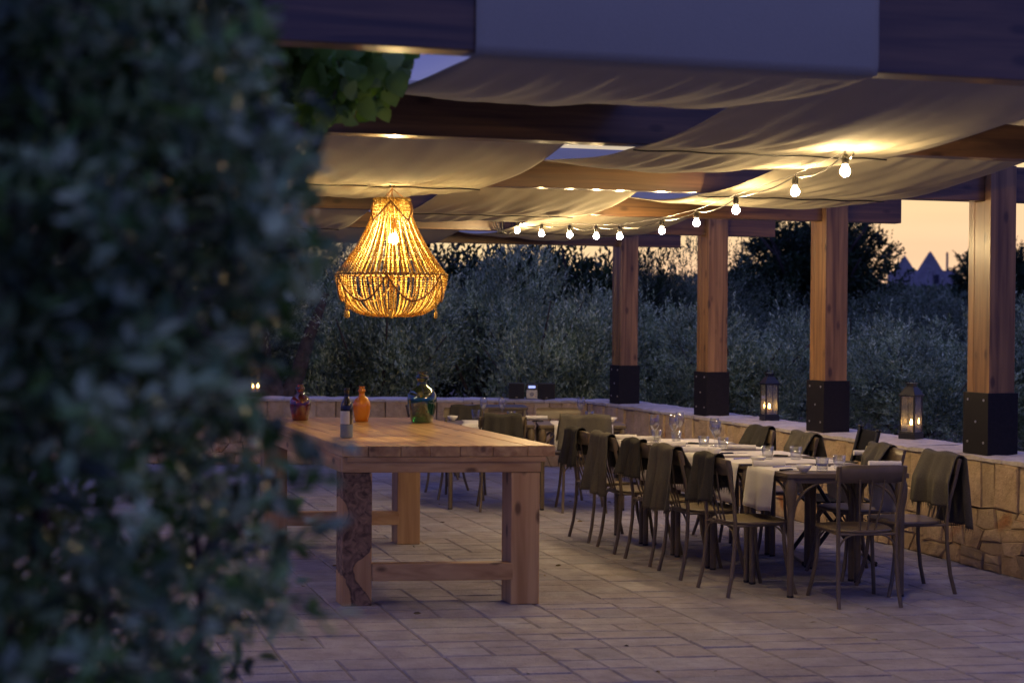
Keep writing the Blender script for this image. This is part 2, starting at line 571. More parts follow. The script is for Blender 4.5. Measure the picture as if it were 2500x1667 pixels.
M['burl'] = burl_mat()
M['olive'] = leaf_mat('olive_leaf', [(0.07, 0.115, 0.05), (0.19, 0.24, 0.125), (0.60, 0.64, 0.46), (0.10, 0.155, 0.07), (0.38, 0.44, 0.27)], rough=0.3, spec=0.7)
M['olive2'] = leaf_mat('olive_leaf_dark', [(0.035, 0.06, 0.03), (0.075, 0.11, 0.06), (0.18, 0.21, 0.16), (0.05, 0.08, 0.04)], rough=0.5)
M['broad'] = leaf_mat('carob_leaf', [(0.015, 0.03, 0.015), (0.03, 0.055, 0.025), (0.045, 0.075, 0.03)], rough=0.45)
M['bush'] = leaf_mat('shrub_leaf', [(0.05, 0.10, 0.03), (0.17, 0.26, 0.10), (0.52, 0.58, 0.34), (0.03, 0.06, 0.03), (0.12, 0.24, 0.04), (0.30, 0.40, 0.20)], rough=0.38, trans=0.2, spec=0.6, clump=5.0)
M['vine'] = leaf_mat('vine_leaf', [(0.09, 0.19, 0.02), (0.17, 0.32, 0.05), (0.26, 0.38, 0.14), (0.11, 0.24, 0.03)], rough=0.5, trans=0.35)
M['bark'] = plain('bark', (0.075, 0.058, 0.048), rough=0.95, noise=0.5, scale=14, bump=0.02)
M['stem'] = plain('red_brown_stem', (0.085, 0.045, 0.04), rough=0.8, noise=0.3, scale=20)
M['soil'] = plain('dry_field', (0.10, 0.075, 0.05), rough=1, noise=0.4, scale=1.5, bump=0.05)
M['trullo'] = stone('whitewashed_stone', (0.34, 0.34, 0.38), bump=0.03, var=0.06, scale=2)
M['trulloroof'] = stone('grey_stone_cone', (0.19, 0.19, 0.21), bump=0.06, var=0.15, scale=2)
M['darkhole'] = plain('dark_window', (0.02, 0.02, 0.03), rough=0.4)
M['smoked'] = glass('lantern_pane', (0.86, 0.87, 0.90))
_t = M['smoked'].node_tree
_d = N(_t, 'ShaderNodeBsdfDiffuse'); _d.inputs[0].default_value = (0.45, 0.46, 0.5, 1)
_m = N(_t, 'ShaderNodeMixShader'); _m.inputs[0].default_value = 0.10
_o = _t.nodes['Material Output']
_t.links.new(_o.inputs[0].links[0].from_socket, _m.inputs[1])
_t.links.new(_d.outputs[0], _m.inputs[2])
_t.links.new(_m.outputs[0], _o.inputs[0])
M['speaker'] = plain('speaker_cloth', (0.012, 0.011, 0.014), rough=0.8, noise=0.3, scale=90)
M['silver'] = plain('silver_plastic', (0.45, 0.43, 0.42), rough=0.35, noise=0.05, metal=0.4)
M['knob'] = plain('chrome_knob', (0.35, 0.34, 0.38), rough=0.25, metal=0.8)


# ------------------------------------------------------------------ mesh helpers
class MB:
    def __init__(s):
        s.v, s.f, s.sm = [], [], []

    def add(s, vs, fs, smooth=False):
        o = len(s.v)
        s.v.extend([tuple(x) for x in vs])
        s.f.extend([tuple(i + o for i in f) for f in fs])
        s.sm.extend([smooth] * len(fs))
        return s

    def box(s, x0, x1, y0, y1, z0, z1, mat=None):
        vs = [Vector((x, y, z)) for x in (x0, x1) for y in (y0, y1) for z in (z0, z1)]
        if mat:
            vs = [mat @ v for v in vs]
        return s.add(vs, [(0, 1, 3, 2), (4, 6, 7, 5), (0, 4, 5, 1), (2, 3, 7, 6), (0, 2, 6, 4), (1, 5, 7, 3)])

    def tube(s, pts, r, seg=10, cap=True, smooth=True):
        pts = [Vector(p) for p in pts]
        n = len(pts)
        rs = r if isinstance(r, (list, tuple)) else [r] * n
        rings = []
        up = Vector((0, 0, 1))
        prev = None
        for i, p in enumerate(pts):
            d = (pts[min(i + 1, n - 1)] - pts[max(i - 1, 0)]).normalized()
            a = prev if prev is not None else (up if abs(d.z) < 0.9 else Vector((1, 0, 0)))
            x = (a - d * a.dot(d))
            if x.length < 1e-5:
                x = d.orthogonal()
            x.normalize()
            prev = x
            y = d.cross(x)
            rings.append([p + (x * math.cos(k * 2 * math.pi / seg) + y * math.sin(k * 2 * math.pi / seg)) * rs[i] for k in range(seg)])
        vs = [v for rr in rings for v in rr]
        fs = [(i * seg + k, i * seg + (k + 1) % seg, (i + 1) * seg + (k + 1) % seg, (i + 1) * seg + k) for i in range(n - 1) for k in range(seg)]
        s.add(vs, fs, smooth)
        if cap:
            s.add(rings[0], [tuple(range(seg))[::-1]])
            s.add(rings[-1], [tuple(range(seg))])
        return s

    def lathe(s, prof, c=(0, 0, 0), seg=24, smooth=True):
        c = Vector(c)
        vs, fs = [], []
        for (r, z) in prof:
            for k in range(seg):
                a = k * 2 * math.pi / seg
                vs.append(c + Vector((r * math.cos(a), r * math.sin(a), z)))
        for i in range(len(prof) - 1):
            for k in range(seg):
                fs.append((i * seg + k, i * seg + (k + 1) % seg, (i + 1) * seg + (k + 1) % seg, (i + 1) * seg + k))
        return s.add(vs, fs, smooth)

    def sphere(s, c, r, seg=10, rings=6, sz=1.0):
        prof = [(max(1e-4, r * math.sin(math.pi * i / rings)), -r * sz * math.cos(math.pi * i / rings)) for i in range(rings + 1)]
        return s.lathe(prof, c, seg)

    def grid(s, pts, smooth=True):
        n, m = len(pts), len(pts[0])
        vs = [p for row in pts for p in row]
        fs = [(i * m + j, i * m + j + 1, (i + 1) * m + j + 1, (i + 1) * m + j) for i in range(n - 1) for j in range(m - 1)]
        return s.add(vs, fs, smooth)

    def build(s, name, mat, parent=None, bevel=0.0, solid=0.0):
        me = bpy.data.meshes.new(name)
        me.from_pydata(s.v, [], s.f)
        me.polygons.foreach_set('use_smooth', s.sm)
        me.update()
        me.materials.append(M[mat] if isinstance(mat, str) else mat)
        o = bpy.data.objects.new(name, me)
        col.objects.link(o)
        if parent is not None:
            o.parent = parent
        if solid:
            md = o.modifiers.new('thickness', 'SOLIDIFY')
            md.thickness = solid
            md.offset = 0
        if bevel:
            md = o.modifiers.new('bevel', 'BEVEL')
            md.width = bevel
            md.segments = 2
            md.limit_method = 'ANGLE'
            md.harden_normals = False
        return o


def tag(o, label=None, cat=None, group=None, kind=None):
    if label: o['label'] = label
    if cat: o['category'] = cat
    if group: o['group'] = group
    if kind: o['kind'] = kind
    return o


def empty(name, loc, rz=0.0, **kw):
    o = bpy.data.objects.new(name, None)
    o.empty_display_size = 0.1
    col.objects.link(o)
    o.location = loc
    o.rotation_euler = (0, 0, rz)
    tag(o, kw.get('label'), kw.get('cat'), kw.get('group'), kw.get('kind'))
    return o


KIDS = {}


def copy_tree(o, loc=None, rz=None, label=None, parent=None):
    c = o.copy()
    col.objects.link(c)
    c.parent = parent
    if loc is not None: c.location = loc
    if rz is not None: c.rotation_euler = (0, 0, rz)
    if label: c['label'] = label
    for ch in list(o.children):
        copy_tree(ch, parent=c)
    return c


rnd = random.Random(7)
rng = np.random.default_rng(11)


def np_mesh(name, verts, faces_n, mat, parent=None, smooth=False):
    """verts (N,3) array, faces given as an (F,k) array"""
    me = bpy.data.meshes.new(name)
    F, k = faces_n.shape
    me.vertices.add(len(verts))
    me.vertices.foreach_set('co', verts.astype(np.float32).ravel())
    me.loops.add(F * k)
    me.loops.foreach_set('vertex_index', faces_n.astype(np.int32).ravel())
    me.polygons.add(F)
    me.polygons.foreach_set('loop_start', np.arange(0, F * k, k, dtype=np.int32))
    me.polygons.foreach_set('loop_total', np.full(F, k, dtype=np.int32))
    me.polygons.foreach_set('use_smooth', np.full(F, smooth))
    me.update(calc_edges=True)
    me.validate()
    me.materials.append(M[mat])
    o = bpy.data.objects.new(name, me)
    col.objects.link(o)
    if parent is not None:
        o.parent = parent
    return o


def unit(a):
    return a / np.maximum(np.linalg.norm(a, axis=-1, keepdims=True), 1e-9)


def leaf_arrays(base, direc, length, width, fold=0.25, shape='hex', rs=rng):
    """one small folded leaf per base point"""
    n = len(base)
    d = unit(direc)
    rv = unit(rs.normal(size=(n, 3)))
    side = unit(np.cross(d, rv))
    nor = np.cross(side, d)
    L = length[:, None]
    W = width[:, None]
    if shape == 'quad':
        pts = [base, base + d * L * .5 + side * W * .5 + nor * W * fold, base + d * L, base + d * L * .5 - side * W * .5 + nor * W * fold]
    else:
        pts = [base, base + d * L * .28 + side * W * .42 + nor * W * fold, base + d * L * .65 + side * W * .45 + nor * W * fold,
               base + d * L - nor * L * .08, base + d * L * .65 - side * W * .45 + nor * W * fold, base + d * L * .28 - side * W * .42 + nor * W * fold]
    k = len(pts)
    v = np.stack(pts, axis=1).reshape(-1, 3)
    f = np.arange(n * k).reshape(n, k)
    return v, f


# ------------------------------------------------------------------ ground
g = MB()
gx = [-400, -120, -60, -30, -14, -6, 0, 6, 14, 30, 60, 120, 400]
gy = [-60, -10, 0, 10, 19, 24, 30, 45, 70, 100, 140, 200, 260, 400, 900]


def terrain(x, y):
    s = min(1, max(0, (y - 30) / 170))
    s = s * s * (3 - 2 * s)
    h = -0.35 + 3.9 * s
    hx = math.exp(-((x - 52) / 60) ** 2)
    return h * (0.75 + 0.35 * hx) if s > 0 else h


g.grid([[Vector((x, y, terrain(x, y))) for x in gx] for y in gy])
go = g.build('ground', 'soil')
tag(go, 'dark field beyond the terrace rising to the far trees', 'ground', kind='structure')

# terrace bed (joint sand) with every paving stone laid on it
bed = MB()
bed.box(-12, 12, -4, 21, -0.32, -0.007)
bo = bed.build('terrace_bed', 'joint')
tag(bo, 'sandy joints between the paving stones of the terrace', 'ground', kind='structure')
pv = MB()
KS = 0.17      # the courses' cross joints lean this much


def paver(u0, u1, v0, v1):
    gph = 0.004
    b = 0.007
    jit = lambda: rnd.uniform(-0.004, 0.004)
    h = rnd.uniform(-0.002, 0.002)
    c = [(u0 + gph + jit(), v0 + gph + jit()), (u1 - gph + jit(), v0 + gph + jit()), (u1 - gph + jit(), v1 - gph + jit()), (u0 + gph + jit(), v1 - gph + jit())]
    cu, cv = (u0 + u1) / 2, (v0 + v1) / 2
    top, low = [], []
    for (a, bb) in c:
        su, sv = math.copysign(b, cu - a), math.copysign(b, cv - bb)
        top.append(UV(a + su, bb + sv - KS * a, h + rnd.uniform(-.0012, .0012)))
        low.append(UV(a, bb - KS * a, -0.0065))
    pv.add(low + top, [(4, 5, 6, 7), (0, 1, 5, 4), (1, 2, 6, 5), (2, 3, 7, 6), (3, 0, 4, 7)])


u = -7.0
while u < 7.6:
    wd = rnd.choice([0.27, 0.30, 0.34, 0.38, 0.44, 0.5])
    v = 1.2 + rnd.uniform(0, 0.3) + KS * u
    while v < 21.5 + KS * u:
        ln = rnd.choice([0.14, 0.16, 0.19, 0.21, 0.24, 0.28])
        q = UV(u + wd / 2, v + ln / 2 - KS * u)
        if -6.5 < q.x < 8.5 and 2.5 < q.y < 19.0:
            if wd > 0.35 and rnd.random() < .4:
                paver(u, u + wd / 2, v, v + ln)
                paver(u + wd / 2, u + wd, v, v + ln)
            else:
                paver(u, u + wd, v, v + ln)
        v += ln
    u += wd
po = pv.build('paving', 'paver')
tag(po, 'pale limestone paving laid in staggered courses over the terrace', 'paving', kind='structure')


# ------------------------------------------------------------------ stone walls
def clip(poly, a, b, c):
    out = []
    for i in range(len(poly)):
        p, q = poly[i], poly[(i + 1) % len(poly)]
        dp, dq = a * p[0] + b * p[1] - c, a * q[0] + b * q[1] - c
        if dp <= 0: out.append(p)
        if dp * dq < 0:
            t = dp / (dp - dq)
            out.append((p[0] + t * (q[0] - p[0]), p[1] + t * (q[1] - p[1])))
    return out


def stone_cells(L, H0, H1, rs):
    """cells of a dry stone wall face: a course of upright stones on top of a random polygon field"""
    cells = []
    split = H0 + (H1 - H0) * 0.60
    top = lambda x: split + 0.03 * math.sin(x * 3.1) + 0.015 * math.sin(x * 9.7)
    hs = [0, .34, .64, 1.0]
    waves = [[(rs.uniform(1.5, 4), rs.uniform(0, 6), .030), (rs.uniform(7, 12), rs.uniform(0, 6), .016), (rs.uniform(16, 24), rs.uniform(0, 6), .008)] for _ in hs]

    def line(k, x):
        if k == 0: return H0
        if k == len(hs) - 1: return top(x)
        return H0 + (split - H0) * hs[k] + sum(a * math.sin(f * x + p) for f, p, a in waves[k])
    for k in range(len(hs) - 1):
        x = -rs.uniform(0, .1)
        sl = 0
        while x < L:
            wd = rs.uniform(.09, .27)
            sr = rs.uniform(-.045, .045)
            bl, br = (x - sl, line(k, x)), (x + wd - sr, line(k, x + wd))
            trr, tl = (x + wd + sr, line(k + 1, x + wd)), (x + sl, line(k + 1, x))
            xm = x + wd / 2
            bm, tm = (xm, line(k, xm) - (0 if k == 0 else rs.uniform(0, .008))), (xm, line(k + 1, xm) + (0 if k == 2 else rs.uniform(0, .008)))
            poly = [bl, bm, br, trr, tm, tl]
            if wd > .17 and rs.random() < .35:
                q = rs.uniform(.4, .6)
                mid = lambda a, b: (a[0] + (b[0] - a[0]) * q, a[1] + (b[1] - a[1]) * q)
                ml_, mr_ = mid(bl, tl), mid(br, trr)
                cells.append([bl, bm, br, mr_, ml_])
                cells.append([ml_, mr_, trr, tm, tl])
            elif rs.random() < .3:
                # a knocked off corner
                c_ = ((tl[0] * .75 + tm[0] * .25), tl[1] - .002)
                cells.append([bl, bm, br, trr, tm, c_, (tl[0], tl[1] * .8 + bl[1] * .2)])
            else:
                cells.append(poly)
            x += wd
            sl = sr
    x = 0
    while x < L:
        wd = min(rs.uniform(.11, .26), L - x + .001)
        if wd < .04: break
        e = rs.uniform(-.012, .012)
        cells.append([(x, top(x)), (x + wd, top(x + wd)), (x + wd + e, H1), (x + e, H1)])
        x += wd
    return cells


def wall_mesh(mb, cells, to_world, nrm, gap=0.0055, rs=rnd):
    for poly in cells:
        n = len(poly)
        cx = sum(p[0] for p in poly) / n
        cz = sum(p[1] for p in poly) / n
        dp = rs.uniform(0.010, 0.036)
        big = 0.5 * sum(poly[i][0] * poly[(i + 1) % n][1] - poly[(i + 1) % n][0] * poly[i][1] for i in range(n))
        if abs(big) < 0.002: continue
        rings = []
        for (inset, depth) in ((gap * .4, 0.0), (gap * .6, dp * .7), (gap + .001, dp * .95), (gap + .010, dp)):
            ring = []
            for (a, b) in poly:
                dx, dz = cx - a, cz - b
                l = math.hypot(dx, dz) + 1e-6
                k = min(inset * 1.5 / l, .6)
                ring.append(to_world(a + dx * k, b + dz * k, depth + (rs.uniform(-.005, .005) if depth > .01 else 0)))
            rings.append(ring)
        vs = [p for r_ in rings for p in r_]
        fs = []
        for i in range(3):
            for k in range(n):
                fs.append((i * n + k, i * n + (k + 1) % n, (i + 1) * n + (k + 1) % n, (i + 1) * n + k))
        vs.append(to_world(cx, cz, dp + rs.uniform(0, .006)))
        for k in range(n):
            fs.append((3 * n + k, 3 * n + (k + 1) % n, len(vs) - 1))
        mb.add(vs, fs, False)


WT = 0.77
WU = 6.20        # inner face of the side wall
YB = 17.4        # inner face of the back wall
xc = (WU - YB * ST) / CT
vc = -xc * ST + YB * CT

# side wall, along v
v0, v1 = 5.2, vc
sw = empty('stone_wall', UV(WU, (v0 + v1) / 2), 0, label='low rough limestone wall under the wooden posts, beside the dining tables', cat='wall')
inv = Matrix.Translation(-Vector(sw.location))
cells = stone_cells(v1 - v0, 0.0, WT - 0.035, random.Random(3))
mb = MB()
wall_mesh(mb, cells, lambda a, b, d: inv @ UV(WU + 0.03 - d, v0 + a, b), None)
mb.build('facing_stones', 'wallstone', sw)
mb = MB()
ang = Matrix.Rotation(TH, 4, 'Z')
mb.box(WU + 0.024, WU + 0.55, v0, v1 + .25, -0.35, WT - 0.03, inv @ ang)
mb.build('core', 'mortar', sw)


def cap_mesh(length, width, tr, rs):
    """rough top of the wall: broad flat stones"""
    m = MB()
    a = 0
    while a < length:
        w_ = min(rs.uniform(.28, .55), length - a)
        if w_ < .08: break
        nseg = 5
        top, low = [], []
        n = 16
        rows = []
        for i in range(nseg + 1):
            row = []
            for j in range(7):
                x = a + w_ * i / nseg + (0.003 if i == 0 else (-0.003 if i == nseg else 0))
                y = width * j / 6 + (rs.uniform(-.012, .012) if j in (0, 6) else 0)
                z = rs.uniform(-.005, .005) - (0.010 if j in (0, 6) else 0) - (0.004 if i in (0, nseg) else 0)
                row.append((x, y, z))
            rows.append(row)
        m.grid([[tr(*p) for p in r_] for r_ in rows], smooth=False)
        edge = [rows[i][0] for i in range(nseg + 1)] + [rows[nseg][j] for j in range(1, 7)] + [rows[i][6] for i in range(nseg - 1, -1, -1)] + [rows[0][j] for j in range(5, 0, -1)]
        k = len(edge)
        vs = [tr(*p) for p in edge] + [tr(p[0], p[1], -0.036) for p in edge]
        m.add(vs, [(i, (i + 1) % k, k + (i + 1) % k, k + i) for i in range(k)])
        a += w_
    return m


cap_mesh(v1 - v0 + .25, 0.58, lambda a, b, z: inv @ UV(WU - .004 + b, v0 + a, WT + z), random.Random(5)).build('cap', 'cap', sw)

# back wall, across the picture
x0 = -9.5
bw = empty('stone_wall', Vector(((x0 + xc) / 2, YB, 0)), 0, label='low limestone wall across the back of the terrace, below the olive trees', cat='wall')
inb = Matrix.Translation(-Vector(bw.location))
cells = stone_cells(xc - x0, 0.0, WT - 0.035, random.Random(9))
mb = MB()
wall_mesh(mb, cells, lambda a, b, d: inb @ Vector((x0 + a, YB + 0.03 - d, b)), None)
mb.build('facing_stones', 'wallstone', bw)
mb = MB()
mb.box(x0, xc + .02, YB + .024, YB + .5, -.35, WT - .03, inb)
mb.build('core', 'mortar', bw)
cap_mesh(xc - x0 - .01, 0.52, lambda a, b, z: inb @ Vector((x0 + a, YB - .004 + b, WT + z - .001)), random.Random(6)).build('cap', 'cap', bw)

# ------------------------------------------------------------------ pergola
ZB, ZT = 2.50, 2.74
KP = 0.055          # the beams stand slightly off square to the wall


def UVP(u, v, z=0.0):
    return UV(u, v + KP * (6.3 - u), z)


per = empty('pergola', (0, 0, 0), TH, label='large timber pergola with heavy beams and posts in black steel shoes on the wall', cat='pergola')
BV = [4.33, 6.52, 8.87, 11.08, 13.30, 15.52]
BT = 0.11
for k, v in enumerate(BV):
    m_ = MB()
    m_.box(-2.4 - 6.3, 7.0 - 6.3, 0, BT, ZB, ZT + (.08 if k == 0 else 0))
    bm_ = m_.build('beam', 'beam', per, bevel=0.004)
    bm_.location = (6.3, v, 0)
    bm_.rotation_euler = (0, 0, -KP)
for k in range(1, 6):
    v = BV[k] - .075
    m_ = MB()
    ux0, ux1 = 6.27, 6.475
    m_.box(ux0, ux1, v, v + .07, WT + .05, ZT)
    m_.box(ux0, ux1, v + .182, v + .25, WT + .05, ZT)
    m_.box(ux0 + .002, ux1 - .002, v + .0705, v + .1815, WT + .05, ZB - .001)
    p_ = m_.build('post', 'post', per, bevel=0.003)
    s_ = MB()
    s_.box(ux0 - .018, ux1 + .018, v - .018, v + .268, WT - .004, WT + .42)
    sh = s_.build('steel_shoe', 'steel', p_, bevel=0.002)
    for (fv, z) in ((.02, .37), (.20, .37), (.11, .22), (.02, .08), (.20, .08)):
        c = Vector((ux0 - .018, v + .01 + fv, WT + z))
        b_ = MB()
        b_.tube([c + Vector((.002, 0, 0)), c - Vector((.005, 0, 0))], .009, 8)
        b_.build('bolt', 'bolt', p_)
# outer posts at the house side of the beams
for k, v in enumerate(BV):
    m_ = MB()
    v = v + KP * 8.4
    m_.box(-2.2, -1.98, v - .085, v - .016, 0, ZT)
    m_.box(-2.2, -1.98, v + BT + .016, v + BT + .085, 0, ZT)
    m_.build('post', 'post', per, bevel=0.003)


# ------------------------------------------------------------------ canvas strips woven over and under the beams
def strip(u0, u1, under, label, first, seed, flap=False):
    """under: parity of the beams the strip passes below"""
    rs = random.Random(seed)
    root = empty('canvas_awning', UV((u0 + u1) / 2, BV[0] + 2, 0), 0, label=label, cat='awning', group='canvas strips woven through the beams')
    inv = Matrix.Translation(-Vector(root.location))
    NU = 44
    ph = [rs.uniform(0, 6.28) for _ in range(8)]
    rows = []

    def row(v, z, amp=1.0, n=None):
        r_ = []
        for i in range(NU + 1):
            t = i / NU
            r_.append((u0 + (u1 - u0) * t, v, z, t, amp))
        rows.append(r_)
    off = .012
    prof = []
    if flap:
        prof += [(BV[0] - off, ZT + .45 - .12 * i, 0.0, 0) for i in range(5)]
        prof += [(BV[0] - off, ZB + .02, 0, 0)]
    for k, v in enumerate(BV):
        low = (k % 2 == under)
        if low:
            prof.append((v - .004, ZB - off, 0.0, 0))
            prof.append((v + BT + .004, ZB - off, 0.0, 0))
        else:
            hz = ZT + off + (.08 if k == 0 else 0)
            prof.append((v - .004, hz, 0.0, 0))
            prof.append((v + BT + .004, hz, 0.0, 0))
        if k < len(BV) - 1:
            za = (ZB - off) if low else (ZT + off)
            zb = (ZT + off) if low else (ZB - off)
            n = 26
            for j in range(1, n):
                s = j / n
                # belly is nearer to the lower support
                z = za + (zb - za) * s
                prof.append((v + BT + (BV[k + 1] - v - BT) * s, z, 4 * s * (1 - s), k))
    if under == 0:
        pass
    pts = []
    for (v, z, bell, k) in prof:
        r_ = []
        for i in range(NU + 1):
            t = i / NU
            u_ = u0 + (u1 - u0) * t
            edge = math.sin(math.pi * min(max(t, .0), 1)) ** .55 if 0 < t < 1 else 0
            sag = 0.115 * (0.55 + 0.40 * edge * (1 + .3 * math.sin(ph[k % 8] + 2.0 * t * 3.14)))
            s_loc = v * 4.0
            wr = bell * (.006 * math.sin(13 * t + 2.2 * v + ph[1]) + .003 * math.sin(27 * t - 3.4 * v + ph[2]) + .0018 * math.sin(55 * t + 6 * v + ph[3]))
            # gathers running out of the beams
            gk = (1 - bell) * bell * 4 * (.006 * math.sin(70 * t + ph[4]) + .005 * math.sin(41 * t + ph[5] + v))
            wav = .012 * math.sin(2.2 * v + ph[6]) * (t - .5)
            r_.append(inv @ UVP(u_ + wav, v, z - bell * sag + wr + gk))
        pts.append(r_)
    m_ = MB()
    m_.grid(pts)
    m_.build('canvas', 'sail', root, solid=0.0015)
    # the seam rope where the strip is held to the beams
    for k, v in enumerate(BV):
        if k % 2 == under and k > 0:
            rp = MB()
            rp.tube([inv @ UVP(u0 + .01 + (u1 - u0 - .02) * i / 20, v + BT / 2 + .01, ZB - off - .008 - .003 * math.sin(i * 1.3)) for i in range(21)], .004, 6)
            rp.build('seam_rope', 'cable', root)
    return root


strip(1.37, 2.76, 0, 'canvas strip whose blue front flap hangs over the nearest beam', True, 1, flap=True)
strip(2.80, 4.17, 1, 'canvas strip passing under the second beam, with the nearest light bulb glowing beneath it', False, 2)
strip(4.20, 5.56, 0, 'rightmost canvas strip, ending just short of the wooden posts', False, 3)
strip(-0.36, 1.0, 1, 'leftmost canvas strip, mostly hidden behind the leaves and the chandelier', False, 4)

# ------------------------------------------------------------------ string of light bulbs
bspec = [(1263, 563, 13.4), (1322, 571, 12.95), (1391, 574, 12.5), (1456, 577, 12.1), (1513, 578, 11.75), (1615.5, 564, 11.15),
         (1700.5, 545, 10.4), (1796.7, 513.7, 9.3), (1941, 468.7, 8.1), (2063.5, 419, 7.15)]
sl = empty('string_lights', Q(1513, 540, 11.2), 0, label='sagging black cable with ten glowing round bulbs strung under the canvas', cat='string lights')
inv = Matrix.Translation(-Vector(sl.location))
socks = []
for (sx, sy, Y) in bspec:
    c = inv @ Q(sx, sy, Y)
    m_ = MB()
    m_.sphere(c, .0235, 14, 10)
    m_.lathe([(.012, .018), (.011, .034)], c, 12)
    m_.build('bulb', 'bulb', sl)
    m_ = MB()
    m_.lathe([(.001, .030), (.0165, .031), (.0175, .05), (.016, .075), (.010, .082), (.001, .083)], c, 12)
    m_.build('socket', 'cable', sl)
    socks.append(c + Vector((0, 0, .082)))
start = inv @ Q(1243, 528, 13.75)
end = inv @ Q(2085, 376, 7.05)
pathp = [start] + socks + [end]
m_ = MB()
full = []
for i in range(len(pathp) - 1):
    a, b = pathp[i], pathp[i + 1]
    for j in range(8):
        s = j / 8
        p = a.lerp(b, s)
        p.z -= .035 * 4 * s * (1 - s) * (1 if i % 2 else .6)
        p.x += .006 * math.sin(s * 9 + i)
        full.append(p)
full.append(pathp[-1])
m_.tube(full, .0042, 6)
m_.build('cable', 'cable', sl)
m_ = MB()
sus = []
for i in range(len(pathp) - 1):
    a, b = pathp[i], pathp[i + 1]
    for j in range(6):
        sus.append(a.lerp(b, j / 6) + Vector((0, 0, .012)))
sus.append(pathp[-1])
m_.tube(sus, .0022, 6)
# little clips
for p in socks:
    m_.tube([p + Vector((0, 0, -.002)), p + Vector((0, 0, .016))], .004, 6)
m_.build('support_wire', 'silver', sl)
m_ = MB()
bc = inv @ Q(1240, 545, 13.9)
for k in range(5):
    pts_ = [bc + Vector((.018 * k * math.cos(a), 0, .0)) + Vector(((.035 + .006 * k) * math.cos(a), -.03 * math.sin(k), (.10) * math.sin(a))) for a in [i * math.pi / 9 for i in range(19)]]
    m_.tube(pts_, .0045, 6, cap=False)
m_.build('cable_coil', 'cable', sl)

# ------------------------------------------------------------------ bead chandelier
CHY = 9.25
cc = Q(956, 671, CHY)      # centre of the widest ring
ch = empty('chandelier', cc, 0, label='large glowing wooden bead chandelier hanging above the timber table', cat='chandelier')
px = CHY / FPX
RT, RM = 39 * px, 134 * px
ZTOP = (671 - 491) * px
ZBOT = -(772 - 671) * px
NS = 62


def icos(mb, c, r):
    # small faceted bead
    mb.lathe([(.05 * r, -r), (.75 * r, -.62 * r), (r, 0), (.75 * r, .62 * r), (.05 * r, r)], c, 7)


def upper(t):      # t 0 top .. 1 middle: concave flaring skirt
    r = RT + (RM - RT) * (0.30 * t + 0.70 * t ** 1.75) + .006 * math.sin(math.pi * min(1, t * 4.5)) * (1 if t < .22 else 0)
    return r, ZTOP * (1 - t)


def lower(t):      # 0 ring .. 1 centre bottom
    a = t * math.pi / 2
    return RM * (.98 * max(0.0, math.cos(a)) ** .52) + .01 * (1 - t), ZBOT * math.sin(a) ** 1.05 if True else 0


def strand(mb, fn, a, rb, tw=0.0, wob=0.0):
    n = 200
    pts_ = [fn(i / n) for i in range(n + 1)]
    acc = 0
    nxt = 0
    for i in range(n):
        (r0, z0), (r1, z1) = pts_[i], pts_[i + 1]
        acc += math.hypot(r1 - r0, z1 - z0)
        if acc >= nxt:
            aa = a + wob * math.sin(i / n * math.pi)
            icos(mb, (r0 * math.cos(aa), r0 * math.sin(aa), z0), rb(i / n) if callable(rb) else rb)
            nxt += 2 * (rb(i / n) if callable(rb) else rb) * .96


m_ = MB()
for k in range(NS):
    a = k * 2 * math.pi / NS + rnd.uniform(-.012, .012)
    strand(m_, upper, a, lambda t: .0052 + .0034 * t, wob=rnd.uniform(-.03, .03))
m_.build('bead_skirt', 'bead', ch)
m_ = MB()
for k in range(NS):
    a = (k + .5) * 2 * math.pi / NS + rnd.uniform(-.015, .015)
    strand(m_, lambda t: lower(t * .96), a, lambda t: .0085 - .003 * t, wob=rnd.uniform(-.05, .05))
m_.build('bead_basket', 'bead', ch)
m_ = MB()
for k in range(46):
    a = k * 2 * math.pi / 46
    icos(m_, ((RT + .012) * math.cos(a), (RT + .012) * math.sin(a), ZTOP + .008), .0085)
m_.build('top_ring', 'bead', ch)
m_ = MB()
for k in range(110):
    a = k * 2 * math.pi / 110
    icos(m_, ((RM + .004) * math.cos(a), (RM + .004) * math.sin(a), 0), .0072)
m_.tube([((RM - .01) * math.cos(a), (RM - .01) * math.sin(a), 0) for a in [i * 2 * math.pi / 48 for i in range(49)]], .004, 6, cap=False)
m_.tube([(.19 * math.cos(a), .19 * math.sin(a), .10) for a in [i * 2 * math.pi / 48 for i in range(49)]], .002, 6, cap=False)
m_.build('middle_ring', 'beadcord', ch)
